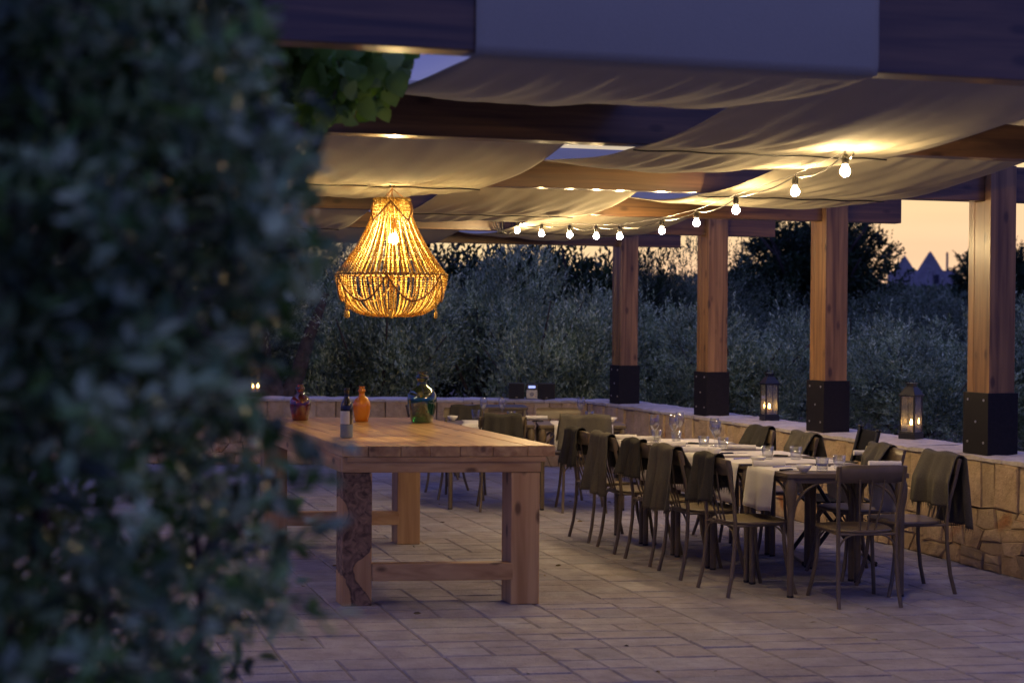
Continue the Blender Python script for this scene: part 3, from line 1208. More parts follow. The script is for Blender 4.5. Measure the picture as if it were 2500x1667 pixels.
# swags
m_ = MB()
for k in range(4):
    a0 = k * math.pi / 2 - math.pi / 2 + math.pi / 4 - .78
    for i in range(60):
        t = i / 60
        a = a0 + t * math.pi / 2
        dd = 1 - abs(2 * t - 1)
        r0, z0 = upper(.02 + .26 * dd)
        icos(m_, ((r0 + .012) * math.cos(a), (r0 + .012) * math.sin(a), z0), .006)
m_.build('bead_swag', 'beadcord', ch)
m_ = MB()
for k in range(6):
    a0 = k * math.pi / 3 - math.pi / 2
    for i in range(60):
        t = i / 60
        a = a0 + t * math.pi / 3
        dd = 1 - (2 * t - 1) ** 2
        r0, z0 = lower(.03 + .42 * dd)
        icos(m_, ((r0 + .012) * math.cos(a), (r0 + .012) * math.sin(a), z0), .0068)
m_.build('bead_swag', 'beadcord', ch)
for k in range(6):
    a = k * math.pi / 3 + math.pi / 6 + .06
    m_ = MB()
    x_, y_ = (RM * .93) * math.cos(a), (RM * .93) * math.sin(a)
    z = -.02
    for j in range(14):
        icos(m_, (x_, y_, z), .0078)
        z -= .0145
    m_.lathe([(.002, 0), (.0075, -.006), (.009, -.035), (.005, -.045), (.001, -.046)], (x_, y_, z + .004), 8)
    m_.build('bead_tassel', 'bead', ch)
m_ = MB()
bz = (671 - 583) * px
m_.sphere((.01, 0, bz), .030, 14, 10, 1.15)
m_.build('bulb', 'bulb_big', ch)
m_ = MB()
m_.lathe([(.001, bz + .13), (.016, bz + .128), (.018, bz + .04), (.012, bz + .030)], (.01, 0, 0), 12)
m_.tube([(.01, 0, bz + .12), (.0, 0, ZTOP + .03), (.0, 0, 222 * px)], .0035, 6)
for s in (0, 1, 2):
    a = s * 2 * math.pi / 3
    m_.tube([(RT * math.cos(a), RT * math.sin(a), ZTOP), (0, 0, ZTOP + .075)], .0022, 6)
m_.build('cord', 'beadcord', ch)
m_ = MB()
for s in (-1, 1):
    m_.tube([(s * .004, 0, 214 * px), (s * .02, 0, 220 * px), (s * .035, .0, 228 * px)], .0035, 6)
m_.build('hook', 'cable', ch)

ch2 = copy_tree(ch, Vector((-3.3, 8.6, 1.95)), .4, 'second bead chandelier under the leftmost canvas strip, beyond the big shrub')
ch['group'] = ch2['group'] = 'bead chandeliers under the canvas'

# ------------------------------------------------------------------ big timber table
NL, NR = P(838, 1087, .93), P(1357, 1088.6, .93)
KB = 0.18
bt = empty('timber_table', (NL.lerp(NR, .5)).xy.to_3d(), 0, label='heavy rustic pine table with thick square legs below the chandelier', cat='table')
side = Vector((-.335, .942, 0)).normalized()
acr = Vector((math.cos(R(6)), math.sin(R(6)), 0))
TW, TL = 1.24, 2.72
# local axes: x across, y along the length (slightly out of square, as the old table is)
BTR = math.atan2(-side.x, side.y)
_sk = BTR - R(6)
LM = Matrix(((math.cos(_sk), 0, 0, 0), (-math.sin(_sk), 1, 0, 0), (0, 0, 1, 0), (0, 0, 0, 1)))
bt.rotation_euler = (0, 0, BTR)


def tbox(mb, a0, a1, b0, b1, z0, z1):
    mb.box(a0, a1, b0, b1, z0, z1)


bt.location = NL.lerp(NR, .5).xy.to_3d()
bt.location.z = 0


def shear_obj(o):
    o.data.transform(LM)
    return o


nb = 7
pw = [.13, .16, .145, .15, .165, .175, .14]
tot = sum(pw)
a = -TW / 2
m_ = MB()
for wd in [w_ * TW / tot for w_ in pw] + []:
    zj = rnd.uniform(-.0012, .0012)
    m_.box(a + .0012, a + wd - .0012, rnd.uniform(0, .006), TL + rnd.uniform(-.006, .006), .866, .93 + zj)
    a += wd


def mb_build_sheared(mb, name, mat, parent, bevel=.004):
    # keep the mesh in local axes so the grain follows the wood, shear through the object matrix
    o = mb.build(name, mat, parent, bevel=bevel)
    o.data.transform(LM)
    return o


top = mb_build_sheared(m_, 'table_top', 'pine_x', bt, .004)
LG = .168
LI = .02
xs = (-TW / 2 + .01, TW / 2 - .085 - LG)
ys = (LI, TL - LI - LG)
for i, yy in enumerate(ys):
    for j, xx in enumerate(xs):
        m_ = MB()
        m_.box(-LG / 2, LG / 2, -LG / 2, LG / 2, 0, .772)
        o = m_.build('leg', 'burl' if (i == 0 and j == 0) else 'pine_leg', bt, bevel=.005)
        if i == 0 and j == 0:
            o['label'] = 'leg with a dark knotty bark patch'
        o.data.transform(LM)
        o.location = LM @ Vector((xx + LG / 2, yy + LG / 2, 0))
for yy in (ys[0] - .004, ys[1] + LG - .05):
    m_ = MB()
    m_.box(xs[0] - .004, xs[1] + LG + .004, yy, yy + .055, .7735, .8645)
    mb_build_sheared(m_, 'apron', 'pine_rail', bt)
for xx in (xs[0] - .006, xs[1] + LG - .05):
    m_ = MB()
    m_.box(xx, xx + .056, ys[0] + .053, ys[1] + LG - .052, .772, .8645)
    mb_build_sheared(m_, 'apron', 'pine_side', bt)
m_ = MB()
m_.box(xs[0] + .02, xs[1] + LG + .03, ys[0] - .012, ys[0] - .0045, .835, .865)
mb_build_sheared(m_, 'moulding', 'pine_rail', bt, .002)
for yy in ys:
    m_ = MB()
    m_.box(xs[0] + LG + .001, xs[1] + .012, yy - .004, yy + .075, .145, .245)
    mb_build_sheared(m_, 'stretcher', 'pine_rail', bt)


# bottles
def bottle_thing(name, loc, label, cat, prof, mat, lip=None):
    e_ = empty(name, loc, 0, label=label, cat=cat)
    m_ = MB()
    m_.lathe(prof, seg=32)
    m_.build('glass_body', mat, e_)
    return e_


def demi(H, Rm):
    return [(.001, .002), (Rm * .62, .0), (Rm * .72, .01 * H), (Rm * .86, .18 * H), (Rm * .98, .36 * H), (Rm, .46 * H), (Rm * .94, .56 * H), (Rm * .72, .655 * H),
            (Rm * .40, .715 * H), (Rm * .315, .76 * H), (Rm * .30, .80 * H), (Rm * .36, .835 * H), (Rm * .44, .87 * H), (Rm * .40, .915 * H), (Rm * .29, .94 * H),
            (Rm * .27, .965 * H), (Rm * .34, .975 * H), (Rm * .34, 1.0 * H), (Rm * .25, 1.0 * H), (Rm * .22, .95 * H)]


p = P(1030, 1031, .931)
eg = bottle_thing('demijohn', p, 'large round dark green glass demijohn on the timber table', 'bottle', demi(.363, .106), 'greenglass')
p = P(733, 1026, .931)
bottle_thing('demijohn', p, 'dark red glass demijohn on the timber table, seen among the shrub leaves', 'bottle', demi(.262, .077), 'redglass')
p = P(883, 1029, .931)
bottle_thing('demijohn', p, 'bright orange glass demijohn on the timber table', 'bottle', demi(.252, .064), 'orangeglass')
p = P(846, 1068, .931)
wb = empty('wine_bottle', p, 0, label='dark slim bottle with a pale label and an added blue band in place of a blurred leaf, on the timber table', cat='bottle')
m_ = MB()
m_.lathe([(.001, .003), (.030, 0), (.0375, .004), (.038, .19), (.035, .21), (.022, .232), (.0155, .25), (.0145, .29), (.0165, .292), (.0165, .303), (.013, .306), (.001, .306)], seg=28)
m_.build('glass_body', 'dark_glass', wb)
m_ = MB()
m_.lathe([(.0376, .003), (.0389, .006), (.0391, .078), (.0384, .082)], seg=28)
m_.build('leaf_blur_band', 'leafblur', wb)  # added band standing in for an out-of-focus leaf in front of the bottle
m_ = MB()
rows = [[(.0386 * math.cos(a), .0386 * math.sin(a), z) for a in [R(190) + R(115) * i / 14 for i in range(15)]] for z in (.085, .165)]
m_.grid([[Vector(q) for q in r_] for r_ in rows])
m_.build('paper_label', 'label', wb)


# ------------------------------------------------------------------ bistro tables
def arc(c, r, a0, a1, n, fn):
    return [fn(c[0] + r * math.cos(a0 + (a1 - a0) * i / n), c[1] + r * math.sin(a0 + (a1 - a0) * i / n)) for i in range(n + 1)]


def bistro_table(wx, wy, shear):
    root = empty('bistro_table', (0, 0, 0), 0, cat='table')
    sh = lambda x, y, z: Vector((x, y - shear * x, z))
    m_ = MB()
    hx, hy = wx / 2, wy / 2
    ring = []
    for (cx_, cy_, a0) in ((hx - .02, hy - .02, 0), (-hx + .02, hy - .02, 90), (-hx + .02, -hy + .02, 180), (hx - .02, -hy + .02, 270)):
        for k in range(5):
            a = R(a0 + 22.5 * k)
            ring.append((cx_ + .02 * math.cos(a), cy_ + .02 * math.sin(a)))
    n = len(ring)
    m_.add([sh(x, y, .722) for x, y in ring] + [sh(x, y, .75) for x, y in ring],
           [(k, (k + 1) % n, n + (k + 1) % n, n + k) for k in range(n)] + [tuple(range(n))[::-1], tuple(range(n, 2 * n))])
    m_.build('table_top', 'paint', root, bevel=.003)
    m_ = MB()
    for (x0_, x1_, y0_, y1_) in ((-hx + .05, hx - .05, -hy + .025, -hy + .04), (-hx + .05, hx - .05, hy - .04, hy - .025),
                                 (-hx + .025, -hx + .04, -hy + .05, hy - .05), (hx - .04, hx - .025, -hy + .05, hy - .05)):
        c8 = [sh(x, y, z) for x in (x0_, x1_) for y in (y0_, y1_) for z in (.69, .7215)]
        m_.add(c8, [(0, 1, 3, 2), (4, 6, 7, 5), (0, 4, 5, 1), (2, 3, 7, 6), (0, 2, 6, 4), (1, 5, 7, 3)])
    m_.build('frame', 'paint', root)
    for sx in (-1, 1):
        for sy in (-1, 1):
            x, y = sx * (hx - .035), sy * (hy - .035)
            m_ = MB()
            m_.lathe([(.021, 0), (.020, .01), (.0205, .50), (.021, .53), (.026, .56), (.034, .60), (.038, .645), (.036, .68), (.028, .705), (.024, .7215)], sh(x, y, 0), 14)
            lo = m_.build('leg', 'paint', root)
            m_ = MB()
            m_.lathe([(.001, 0), (.0215, .0), (.0215, .012), (.02, .014)], sh(x, y, 0) + Vector((0, 0, -.0003)), 12)
            m_.build('foot_cap', 'black', lo)
            for (dx, dy) in ((-sx, 0), (0, -sy)):
                rr = .22
                pts_ = []
                for i in range(11):
                    a = R(180 - 90 * i / 10)
                    h = rr + rr * math.cos(a)
                    z = .48 + rr * math.sin(a)
                    pts_.append(sh(x + dx * (h + .015), y + dy * (h + .015), z))
                m_ = MB()
                m_.tube(pts_, .0085, 8)
                m_.build('curved_brace', 'paint', root)
    return root


SHT = 0.22
T0 = bistro_table(.74, .568, SHT)
names = ['bistro table at the near end of the long row, before the solitary chair', 'second bistro table from the near end of the long row',
         'middle bistro table of the long row of five', 'fourth bistro table from the near end of the long row', 'bistro table at the far end of the long row']
GT = 'bistro tables pushed together in a long row'
TC = []
for k in range(5):
    c = UV(4.765, 8.34 + .575 * k)
    if k == 0:
        o = T0
        o.location = c
        o.rotation_euler = (0, 0, TH)
        o['label'] = names[0]
        o['group'] = GT
    else:
        o = copy_tree(T0, c, TH, names[k])
    TC.append((c, TH, SHT))
T1 = bistro_table(.78, .58, 0.0)
T1.location = (-.19, 13.62, 0)
T1.rotation_euler = (0, 0, R(2))
tag(T1, 'bistro table under the radio, left of its neighbour, laid with a white bowl', 'table', 'bistro tables near the back wall')
o = copy_tree(T1, Vector((.62, 13.62, 0)), R(2), 'bistro table near the back, with a grey blanket chair before its right half')
o = copy_tree(T1, Vector((-.23, 16.4, 0)), R(4), 'bare bistro table standing farthest back, close to the back wall')


# ------------------------------------------------------------------ chairs
def bistro_chair():
    root = empty('bistro_chair', (0, 0, 0), 0, cat='chair')
    SZ = .45
    # seat: rounded trapezoid plate, slightly dished
    m_ = MB()
    ring = []
    for i in range(40):
        a = 2 * math.pi * i / 40
        ca, sa = math.cos(a), math.sin(a)
        e = 2 / 3.2
        x = abs(ca) ** e * math.copysign(1, ca)
        y = abs(sa) ** e * math.copysign(1, sa)
        wx = .205 + .018 * y
        ring.append((x * wx, y * .20 + .01))
    n = len(ring)
    vs, fs = [], []
    for (k, z) in ((.93, SZ - .022), (1.0, SZ - .014), (1.0, SZ - .004), (.96, SZ), (.75, SZ - .004), (.4, SZ - .007), (.02, SZ - .008)):
        vs += [Vector((x * k, y * k, z)) for x, y in ring]
    for i in range(6):
        fs += [(i * n + k, i * n + (k + 1) % n, (i + 1) * n + (k + 1) % n, (i + 1) * n + k) for k in range(n)]
    fs.append(tuple(range(n))[::-1])
    m_.add(vs, fs, True)
    m_.build('seat', 'paint', root)
    # rear legs run up as the back posts
    for s in (-1, 1):
        pts_ = [(s * .190, -.235, 0), (s * .183, -.205, .12), (s * .178, -.185, .28), (s * .177, -.180, .44), (s * .184, -.195, .58), (s * .194, -.225, .70), (s * .20, -.255, .83)]
        m_ = MB()
        m_.tube(pts_, [.0125, .0125, .0125, .0125, .012, .012, .0115], 10)
        m_.build('back_leg', 'paint', root)
    for s in (-1, 1):
        pts_ = [(s * .212, .225, 0), (s * .196, .195, .10), (s * .180, .172, .22), (s * .172, .162, .33), (s * .168, .16, .432)]
        m_ = MB()
        m_.tube(pts_, .0125, 10)
        m_.build('front_leg', 'paint', root)
    # back rail, curved
    m_ = MB()
    rows = []
    for i in range(17):
        t = i / 16 * 2 - 1
        x = t * .212
        bow = -.020 * (1 - t * t)
        hh = .052 - .010 * abs(t) ** 6
        y0_ = -.235 + bow
        row = []
        for (dy, dz) in ((.009, -1), (-.009, -1), (-.011, 0), (-.009, 1), (.009, 1), (.011, 0), (.009, -1)):
            z = .785 + dz * hh
            row.append(Vector((x, y0_ + dy - (z - .785) * .22, z)))
        rows.append(row)
    m_.grid(rows)
    m_.add(rows[0][:6], [(0, 1, 2, 3, 4, 5)])
    m_.add(rows[-1][:6], [(5, 4, 3, 2, 1, 0)])
    m_.build('back_rail', 'paint', root)
    m_ = MB()
    for i, (a, b) in enumerate(((-.075, -.045), (0, 0), (.075, .045))):
        m_.tube([(a, -.255, .75), (a * .8 + b * .2, -.235, .62), (b, -.178, .445)], .0062, 8)
    m_.build('back_spindles', 'paint', root)
    # bent hoop ties under the seat and braces
    m_ = MB()
    m_.tube([(s_ * .175, -.18, .425) for s_ in (-1, 1)], .008, 8)
    m_.tube([(s_ * .17, .165, .425) for s_ in (-1, 1)], .008, 8)
    for s in (-1, 1):
        m_.tube([(s * .176, -.18, .425), (s * .172, .16, .425)], .008, 8)
    m_.build('seat_frame', 'paint', root)
    for s in (-1, 1):
        for (x, y, dx, dy) in ((s * .173, .165, -s, 0), (s * .173, .165, 0, -1), (s * .178, -.185, -s, 0)):
            pts_ = []
            for i in range(8):
                a = R(180 - 90 * i / 7)
                h = .11 + .11 * math.cos(a)
                pts_.append((x + dx * h, y + dy * h, .315 + .11 * math.sin(a)))
            m_ = MB()
            m_.tube(pts_, .006, 7)
            m_.build('curved_brace', 'paint', root)
    return root


def blanket(loc, rz, w, x_off, front, back, mat, label, seed, skew=0.0, group=None, spread=.12):
    """woollen throw folded over the chair's top rail; it rests on the chair and is a thing of its own"""
    rs = random.Random(seed)
    root = empty('blanket', loc, rz, label=label, cat='blanket', group=group or 'grey throws over the chair backs')
    NX = 26
    top = .845
    yr = -.262
    pr = []
    nb_ = 18
    for i in range(nb_ + 1):               # outside, hanging behind the back
        s = 1 - i / nb_
        pr.append((yr - .022 - spread * s * back * .9 - .012, top - back * s - .01, s, -1))
    for i in range(1, 6):
        a = math.pi * (1 - i / 6)
        pr.append((yr + .030 * math.cos(a) + .004, top - .008 + .020 * math.sin(a), 0, 0))
    for i in range(nb_ + 1):
        s = i / nb_
        pr.append((yr + .036 + .02 * s + .05 * min(1, s * 2), top - front * s - .01, s, 1))
    ph = [rs.uniform(0, 6.28) for _ in range(8)]
    rows = []
    for (y, z, s, sd) in pr:
        row = []
        for i in range(NX + 1):
            t = i / NX
            x = x_off + (t - .5) * w * (1 + .12 * s) + skew * s * sd
            amp = .004 + .02 * s
            yy = y + sd * (amp * (math.sin(t * 11 + ph[0] + s) + .6 * math.sin(t * 23 + ph[1])))
            zz = z + .008 * s * math.sin(t * 5 + ph[2]) - .02 * (t - .5) * s * math.sin(ph[3]) - (.006 * math.sin(t * 9 + ph[4]) if s == 0 else 0)
            row.append(Vector((x, yy, zz)))
        rows.append(row)
    m_ = MB()
    m_.grid(rows)
    b = m_.build('cloth', mat, root, solid=.007)
    for (row, dz) in ((rows[0], 1), (rows[-1], 1)):
        m_ = MB()
        for i in range(NX * 2):
            t = i / (NX * 2)
            k = min(NX - 1, int(t * NX))
            p_ = row[k].lerp(row[k + 1], t * NX - k)
            dx_, dy_, ln = rs.uniform(-.008, .008), rs.uniform(-.008, .008), rs.uniform(.02, .045)
            m_.add([p_ + Vector((-.0045, 0, .006)), p_ + Vector((.0045, 0, .006)), p_ + Vector((dx_, dy_, -ln))], [(0, 1, 2)])
        m_.build('fringe', mat, root)
    return root


C0 = bistro_chair()
first = [True]


def chair(loc, rz, label, group):
    loc = Vector((loc[0], loc[1], 0))
    if first[0]:
        first[0] = False
        C0.location = loc
        C0.rotation_euler = (0, 0, rz)
        tag(C0, label, 'chair', group)
        return C0
    o = copy_tree(C0, loc, rz, label)
    o['group'] = group
    return o


GL = 'bistro chairs along the left side of the long row'
GR = 'bistro chairs between the long row and the wall'
FL = TH - R(90)
FR = TH + R(90)
cu = 4.285
leftc = [(8.46, 'nearest bistro chair on the left side of the long row', (.27, -.02, .20, .27, 'blank2', 'short dark fringed throw on the nearest chair of the left side')),
         (9.09, 'second bistro chair on the left side, its back under a long grey throw', (.38, .0, .24, .40, 'blank1', 'long grey throw hanging to seat height on the second chair of the left side')),
         (9.66, 'middle bistro chair of the left side, small dark throw on its back', (.25, .0, .20, .23, 'blank2', 'small dark fringed throw on the middle chair of the left side')),
         (10.22, 'fourth bistro chair on the left side, its back under a wide grey throw', (.37, .0, .24, .41, 'blank1', 'wide grey throw on the fourth chair of the left side of the long row')),
         (10.80, 'farthest bistro chair on the left side of the long row', (.27, -.03, .18, .26, 'blank2', 'dark throw with long fringe on the farthest chair of the left side'))]
for i, (v, lab, bl) in enumerate(leftc):
    loc = UV(cu, v)
    rz = FL + R([3, -2, 4, -3, 2][i])
    chair(loc, rz, lab, GL)
    blanket(loc, rz, bl[0], bl[1], bl[2], bl[3], bl[4], bl[5], 20 + i)
rightc = [(8.20, 'bistro chair nearest the wall end, under a very large dark grey throw', (.40, .0, .30, .43, 'blank1', 'very large dark grey throw with fringed hem on the chair closest to the stone wall')),
          (8.82, 'second bistro chair on the wall side of the long row', (.24, .06, .16, .25, 'blank1', 'small olive grey throw on the second chair of the wall side')),
          (9.95, 'bistro chair on the wall side beyond the black folding chair', (.36, .0, .22, .26, 'blank1', 'grey throw on the chair beyond the black folding chair')),
          (10.62, 'farthest bistro chair on the wall side of the long row', (.30, .0, .22, .26, 'blank2', 'dark throw on the farthest chair of the wall side'))]
for i, (v, lab, bl) in enumerate(rightc):
    loc = UV(5.25, v)
    rz = FR + R([-4, 3, -2, 3][i])
    chair(loc, rz, lab, GR)
    blanket(loc, rz, bl[0], bl[1], bl[2], bl[3], bl[4], bl[5], 30 + i)
chair((2.055, 9.02), R(9), 'solitary bistro chair with bare spindle back at the near head of the long row', 'bistro chairs around the tables')
GB = 'bistro chairs at the back tables'
bx = [(-.085, 13.40, R(2), 'bistro chair before the left back table, charcoal throw on its back'),
      (.625, 13.36, R(3), 'bistro chair in front of the right back table, wide grey throw on its back'),
      (.45, 14.30, R(180), 'bare bistro chair behind the right back table, facing the viewer'),
      (-.45, 14.25, R(176), 'bistro chair behind the left back table with a dark throw'),
      (-.80, 16.05, R(-84), 'bistro chair at the left end of the farthest table'),
      (-.72, 14.95, R(-60), 'bistro chair seen beside the green demijohn, turned sideways')]
for (x, y, rz, lab) in bx:
    chair((x, y), rz, lab, GB)
blanket(Vector((-.085, 13.40, 0)), R(2), .33, .0, .2, .26, 'blank2', 'charcoal throw on the chair before the left back table', 41)
blanket(Vector((.625, 13.36, 0)), R(3), .44, .0, .22, .30, 'blank1', 'wide grey throw on the chair before the right back table', 42)
blanket(Vector((-.45, 14.25, 0)), R(176), .30, .0, .22, .22, 'blank2', 'dark throw on the chair behind the left back table', 43)

# black folding director's chair
dc = empty('folding_chair', UV(5.42, 9.38), FR - R(17), label='black folding director chair standing between the throws near the wall', cat='chair')
for s in (-1, 1):
    m_ = MB()
    # crossing side frames
    m_.tube([(s * .25, -.24, 0), (s * .25, .02, .33), (s * .25, .20, .60)], .014, 8)
    m_.build('crossed_leg', 'black', dc)
    m_ = MB()
    m_.tube([(s * .25, .26, 0), (s * .25, .02, .33), (s * .25, -.16, .56), (s * .25, -.25, .92)], .015, 8)
    m_.lathe([(.001, .0), (.017, .003), (.018, .016), (.001, .022)], (s * .25, -.25, .915), 10)
    m_.build('back_post', 'black', dc)
    m_ = MB()
    m_.box(s * .25 - .025, s * .25 + .025, -.22, .24, .60, .622)
    m_.build('armrest', 'black', dc, bevel=.006)
m_ = MB()
m_.grid([[Vector((-.25 + .5 * i / 12, -.235 - .03 * math.sin(math.pi * i / 12) - (z - .8) * .25, z)) for i in range(13)] for z in (.68, .74, .8, .86, .905)])
m_.build('back_sling', 'blackcloth', dc, solid=.004)
m_ = MB()
m_.grid([[Vector((-.25 + .5 * i / 12, y, .44 - .03 * math.sin(math.pi * i / 12))) for i in range(13)] for y in (-.2, -.07, .07, .2)])
m_.build('seat_sling', 'blackcloth', dc, solid=.004)
m_ = MB()
for (y, z) in ((-.24, .02), (.26, .02), (-.2, .44), (.2, .44)):
    m_.tube([(-.25, y, z), (.25, y, z)], .011, 8)
m_.build('crossbar', 'black', dc)


# ------------------------------------------------------------------ table settings
def runner(loc, rz, half, width, drop, shear, label, seed, axis='x'):
    rs = random.Random(seed)
    root = empty('table_runner', loc, rz, label=label, cat='table runner', group='white linen table runners')
    prof = []
    for i in range(8):
        s = 1 - i / 8
        prof.append((-half - .008 - .012 * s, .7495 - drop * s, s))
    prof.append((-half - .003, .7515, 0))
    for i in range(13):
        prof.append((-half + 2 * half * i / 12, .7528, 0))
    prof.append((half + .003, .7515, 0))
    for i in range(1, 9):
        s = i / 8
        prof.append((half + .008 + .012 * s, .7495 - drop * s * 1.05, s))
    ph = [rs.uniform(0, 6) for _ in range(4)]
    rows = []
    for (a, z, s) in prof:
        row = []
        for j in range(17):
            t = j / 16
            b = (t - .5) * width
            aa = a + (math.copysign(1, a) * s * (.012 * math.sin(t * 12 + ph[0]) + .008) if s else 0)
            zz = z + (.006 * math.sin(t * 6 + ph[1]) * s)
            bb = b + .01 * math.sin(a * 8 + ph[2])
            row.append(Vector((aa, bb - shear * aa, zz)) if axis == 'x' else Vector((bb, aa, zz)))
        rows.append(row)
    m_ = MB()
    m_.grid(rows)
    m_.build('linen', 'linen', root, solid=.0016)
    return root


rl = ['white runner over the near end table, its end hanging beside the nearest left chair', 'white runner over the second table of the long row', 'white runner over the middle table of the long row',
      'white runner over the fourth table of the long row', 'white runner over the far end table of the long row']
for k, (c, th, sh) in enumerate(TC):
    runner(c + UV(0, .05 if k == 0 else .0), th, .37, .36 if k == 0 else .40, .25, sh, rl[k], 50 + k)
runner(Vector((-.19, 13.62, 0)), R(2), .29, .50, .22, 0, 'white runner on the left back table, hanging behind the charcoal throw', 60, 'y')
runner(Vector((.62, 13.62, 0)), R(2), .29, .52, .22, 0, 'white runner on the right back table, hanging behind the wide grey throw', 61, 'y')

# wine glass, tumbler, bowl, napkin, cutlery: one of each, then copies


def wine_glass():
    e_ = empty('wine_glass', (0, 0, 0), 0, cat='wine glass', group='stemmed wine glasses on the tables')
    m_ = MB()
    m_.lathe([(.001, .084), (.010, .088), (.024, .105), (.036, .130), (.0385, .150), (.035, .18), (.030, .207), (.0292, .207), (.034, .18), (.0372, .15), (.0347, .131), (.023, .107), (.009, .091), (.001, .088)], seg=24)
    m_.build('bowl', 'glass', e_)
    m_ = MB()
    m_.lathe([(.001, .0), (.034, .0), (.034, .002), (.010, .006), (.004, .014), (.0035, .07), (.006, .084)], seg=20)
    m_.build('stem', 'glass', e_)
    return e_


def tumbler():
    e_ = empty('tumbler', (0, 0, 0), 0, cat='tumbler', group='water tumblers on the tables')
    m_ = MB()
    m_.lathe([(.001, 0), (.031, 0), (.033, .004), (.041, .085), (.0392, .085), (.031, .014), (.001, .012)], seg=24)
    m_.build('glass_wall', 'glass', e_)
    return e_


def bowl():
    e_ = empty('sauce_bowl', (0, 0, 0), 0, cat='bowl', group='small white bowls on the tables')
    m_ = MB()
    m_.lathe([(.001, 0), (.022, 0), (.024, .004), (.04, .018), (.050, .042), (.0475, .042), (.036, .02), (.02, .008), (.001, .007)], seg=24)
    m_.build('china', 'china', e_)
    return e_


def napkin():
    e_ = empty('napkin', (0, 0, 0), 0, cat='napkin', group='rolled white napkins on the tables')
    m_ = MB()
    pts_ = [(-.1 + .2 * i / 10, .003 * math.sin(i * 1.2), .019) for i in range(11)]
    m_.tube(pts_, [.018 + .001 * math.sin(i * 2) for i in range(11)], 14)
    m_.build('linen_roll', 'linen', e_)
    return e_


def cutlery(kind):
    e_ = empty(kind, (0, 0, 0), 0, cat=kind, group='cutlery laid on the tables')
    m_ = MB()
    if kind == 'knife':
        m_.tube([(0, -.1, .004), (0, -.02, .004), (0, .0, .003)], [.0065, .007, .005], 8)
        m_.build('handle', 'black', e_)
        m_ = MB()
        m_.add([(-.008, 0, .003), (.008, 0, .003), (.009, .07, .003), (.004, .11, .003), (-.004, .1, .003),
                (-.008, 0, .0015), (.008, 0, .0015), (.009, .07, .0015), (.004, .11, .0015), (-.004, .1, .0015)],
               [(0, 1, 2, 3, 4), (9, 8, 7, 6, 5), (0, 5, 6, 1), (1, 6, 7, 2), (2, 7, 8, 3), (3, 8, 9, 4), (4, 9, 5, 0)])
        m_.build('blade', 'cutlery', e_)
    else:
        m_.tube([(0, -.1, .003), (0, -.03, .005), (0, .03, .004)], [.005, .003, .0035], 8)
        m_.build('handle', 'cutlery', e_)
        m_ = MB()
        m_.box(-.011, .011, .028, .05, .004, .0056)
        for k in range(4):
            m_.box(-.011 + k * .0065, -.0085 + k * .0065, .05, .09, .0045, .006)
        m_.build('tines', 'cutlery', e_)
    return e_


protos = {'wine_glass': wine_glass, 'tumbler': tumbler, 'sauce_bowl': bowl, 'napkin': napkin, 'knife': lambda: cutlery('knife'), 'fork': lambda: cutlery('fork')}
made = {}
ZR = .7542


def put(kind, loc, rz, label):
    if kind not in made:
        made[kind] = protos[kind]()
        o = made[kind]
        o.location = loc
        o.rotation_euler = (0, 0, rz)
        o['label'] = label
        return o
    return copy_tree(made[kind], loc, rz, label)


for (sx, sy, lab) in ((1598, 1079, 'wine glass standing alone, leftmost on the long row'), (1645, 1079, 'wine glass in front of another one, above the blue-handled knife of the long row'),
                      (1659, 1071, 'wine glass behind its twin in the middle of the long row'), (1744, 1089, 'rear wine glass of the pair nearest the wall lanterns'),
                      (1748, 1098, 'front wine glass of the pair on the second table of the long row')):
    put('wine_glass', P(sx, sy, ZR), 0, lab)
for (sx, sy, lab) in ((1603, 1076, 'tumbler just before the leftmost wine glass of the long row'), (1651, 1080, 'tumbler beside the two close wine glasses'),
                      (1718, 1093, 'tumbler left of the front pair of wine glasses'), (1765, 1096, 'tumbler right of the front pair of wine glasses'),
                      (1874, 1120, 'tumbler above the rolled napkin on the near tables'), (1943, 1121, 'tumbler at the middle of the near end table, rear'),
                      (2007, 1150, 'tumbler beside the white bowl, nearest the solitary chair'), (2049, 1144, 'tumbler rightmost on the near end table')):
    put('tumbler', P(sx, sy, ZR), 0, lab)
for (sx, sy, lab) in ((1962, 1151, 'white bowl at the near end of the long row, with a spoon in it'), (1851, 1130, 'white bowl beside the napkin of the second place from the near end'),
                      (1745, 1108, 'white bowl before the front pair of wine glasses')):
    put('sauce_bowl', P(sx, sy, ZR), 0, lab)
for (sx, sy, rz, lab) in ((1877, 1138, R(-4), 'rolled napkin on the hanging end of the near runner'), (1810, 1098, R(-6), 'rolled napkin on the wall side, middle of the long row'),
                          (1522, 1072, R(0), 'rolled napkin at the far end of the long row'), (1576, 1076, R(5), 'rolled napkin before the leftmost wine glass'),
                          (1698, 1103, R(12), 'rolled napkin at the left edge of the second table'), (2120, 1112, R(-3), 'rolled napkin by the wall side of the near tables'),
                          (2160, 1139, R(-3), 'rolled napkin behind the rail of the solitary chair'), (1640, 1090, R(8), 'rolled napkin at the left edge of the middle table')):
    put('napkin', P(sx, sy, ZR), rz, lab)
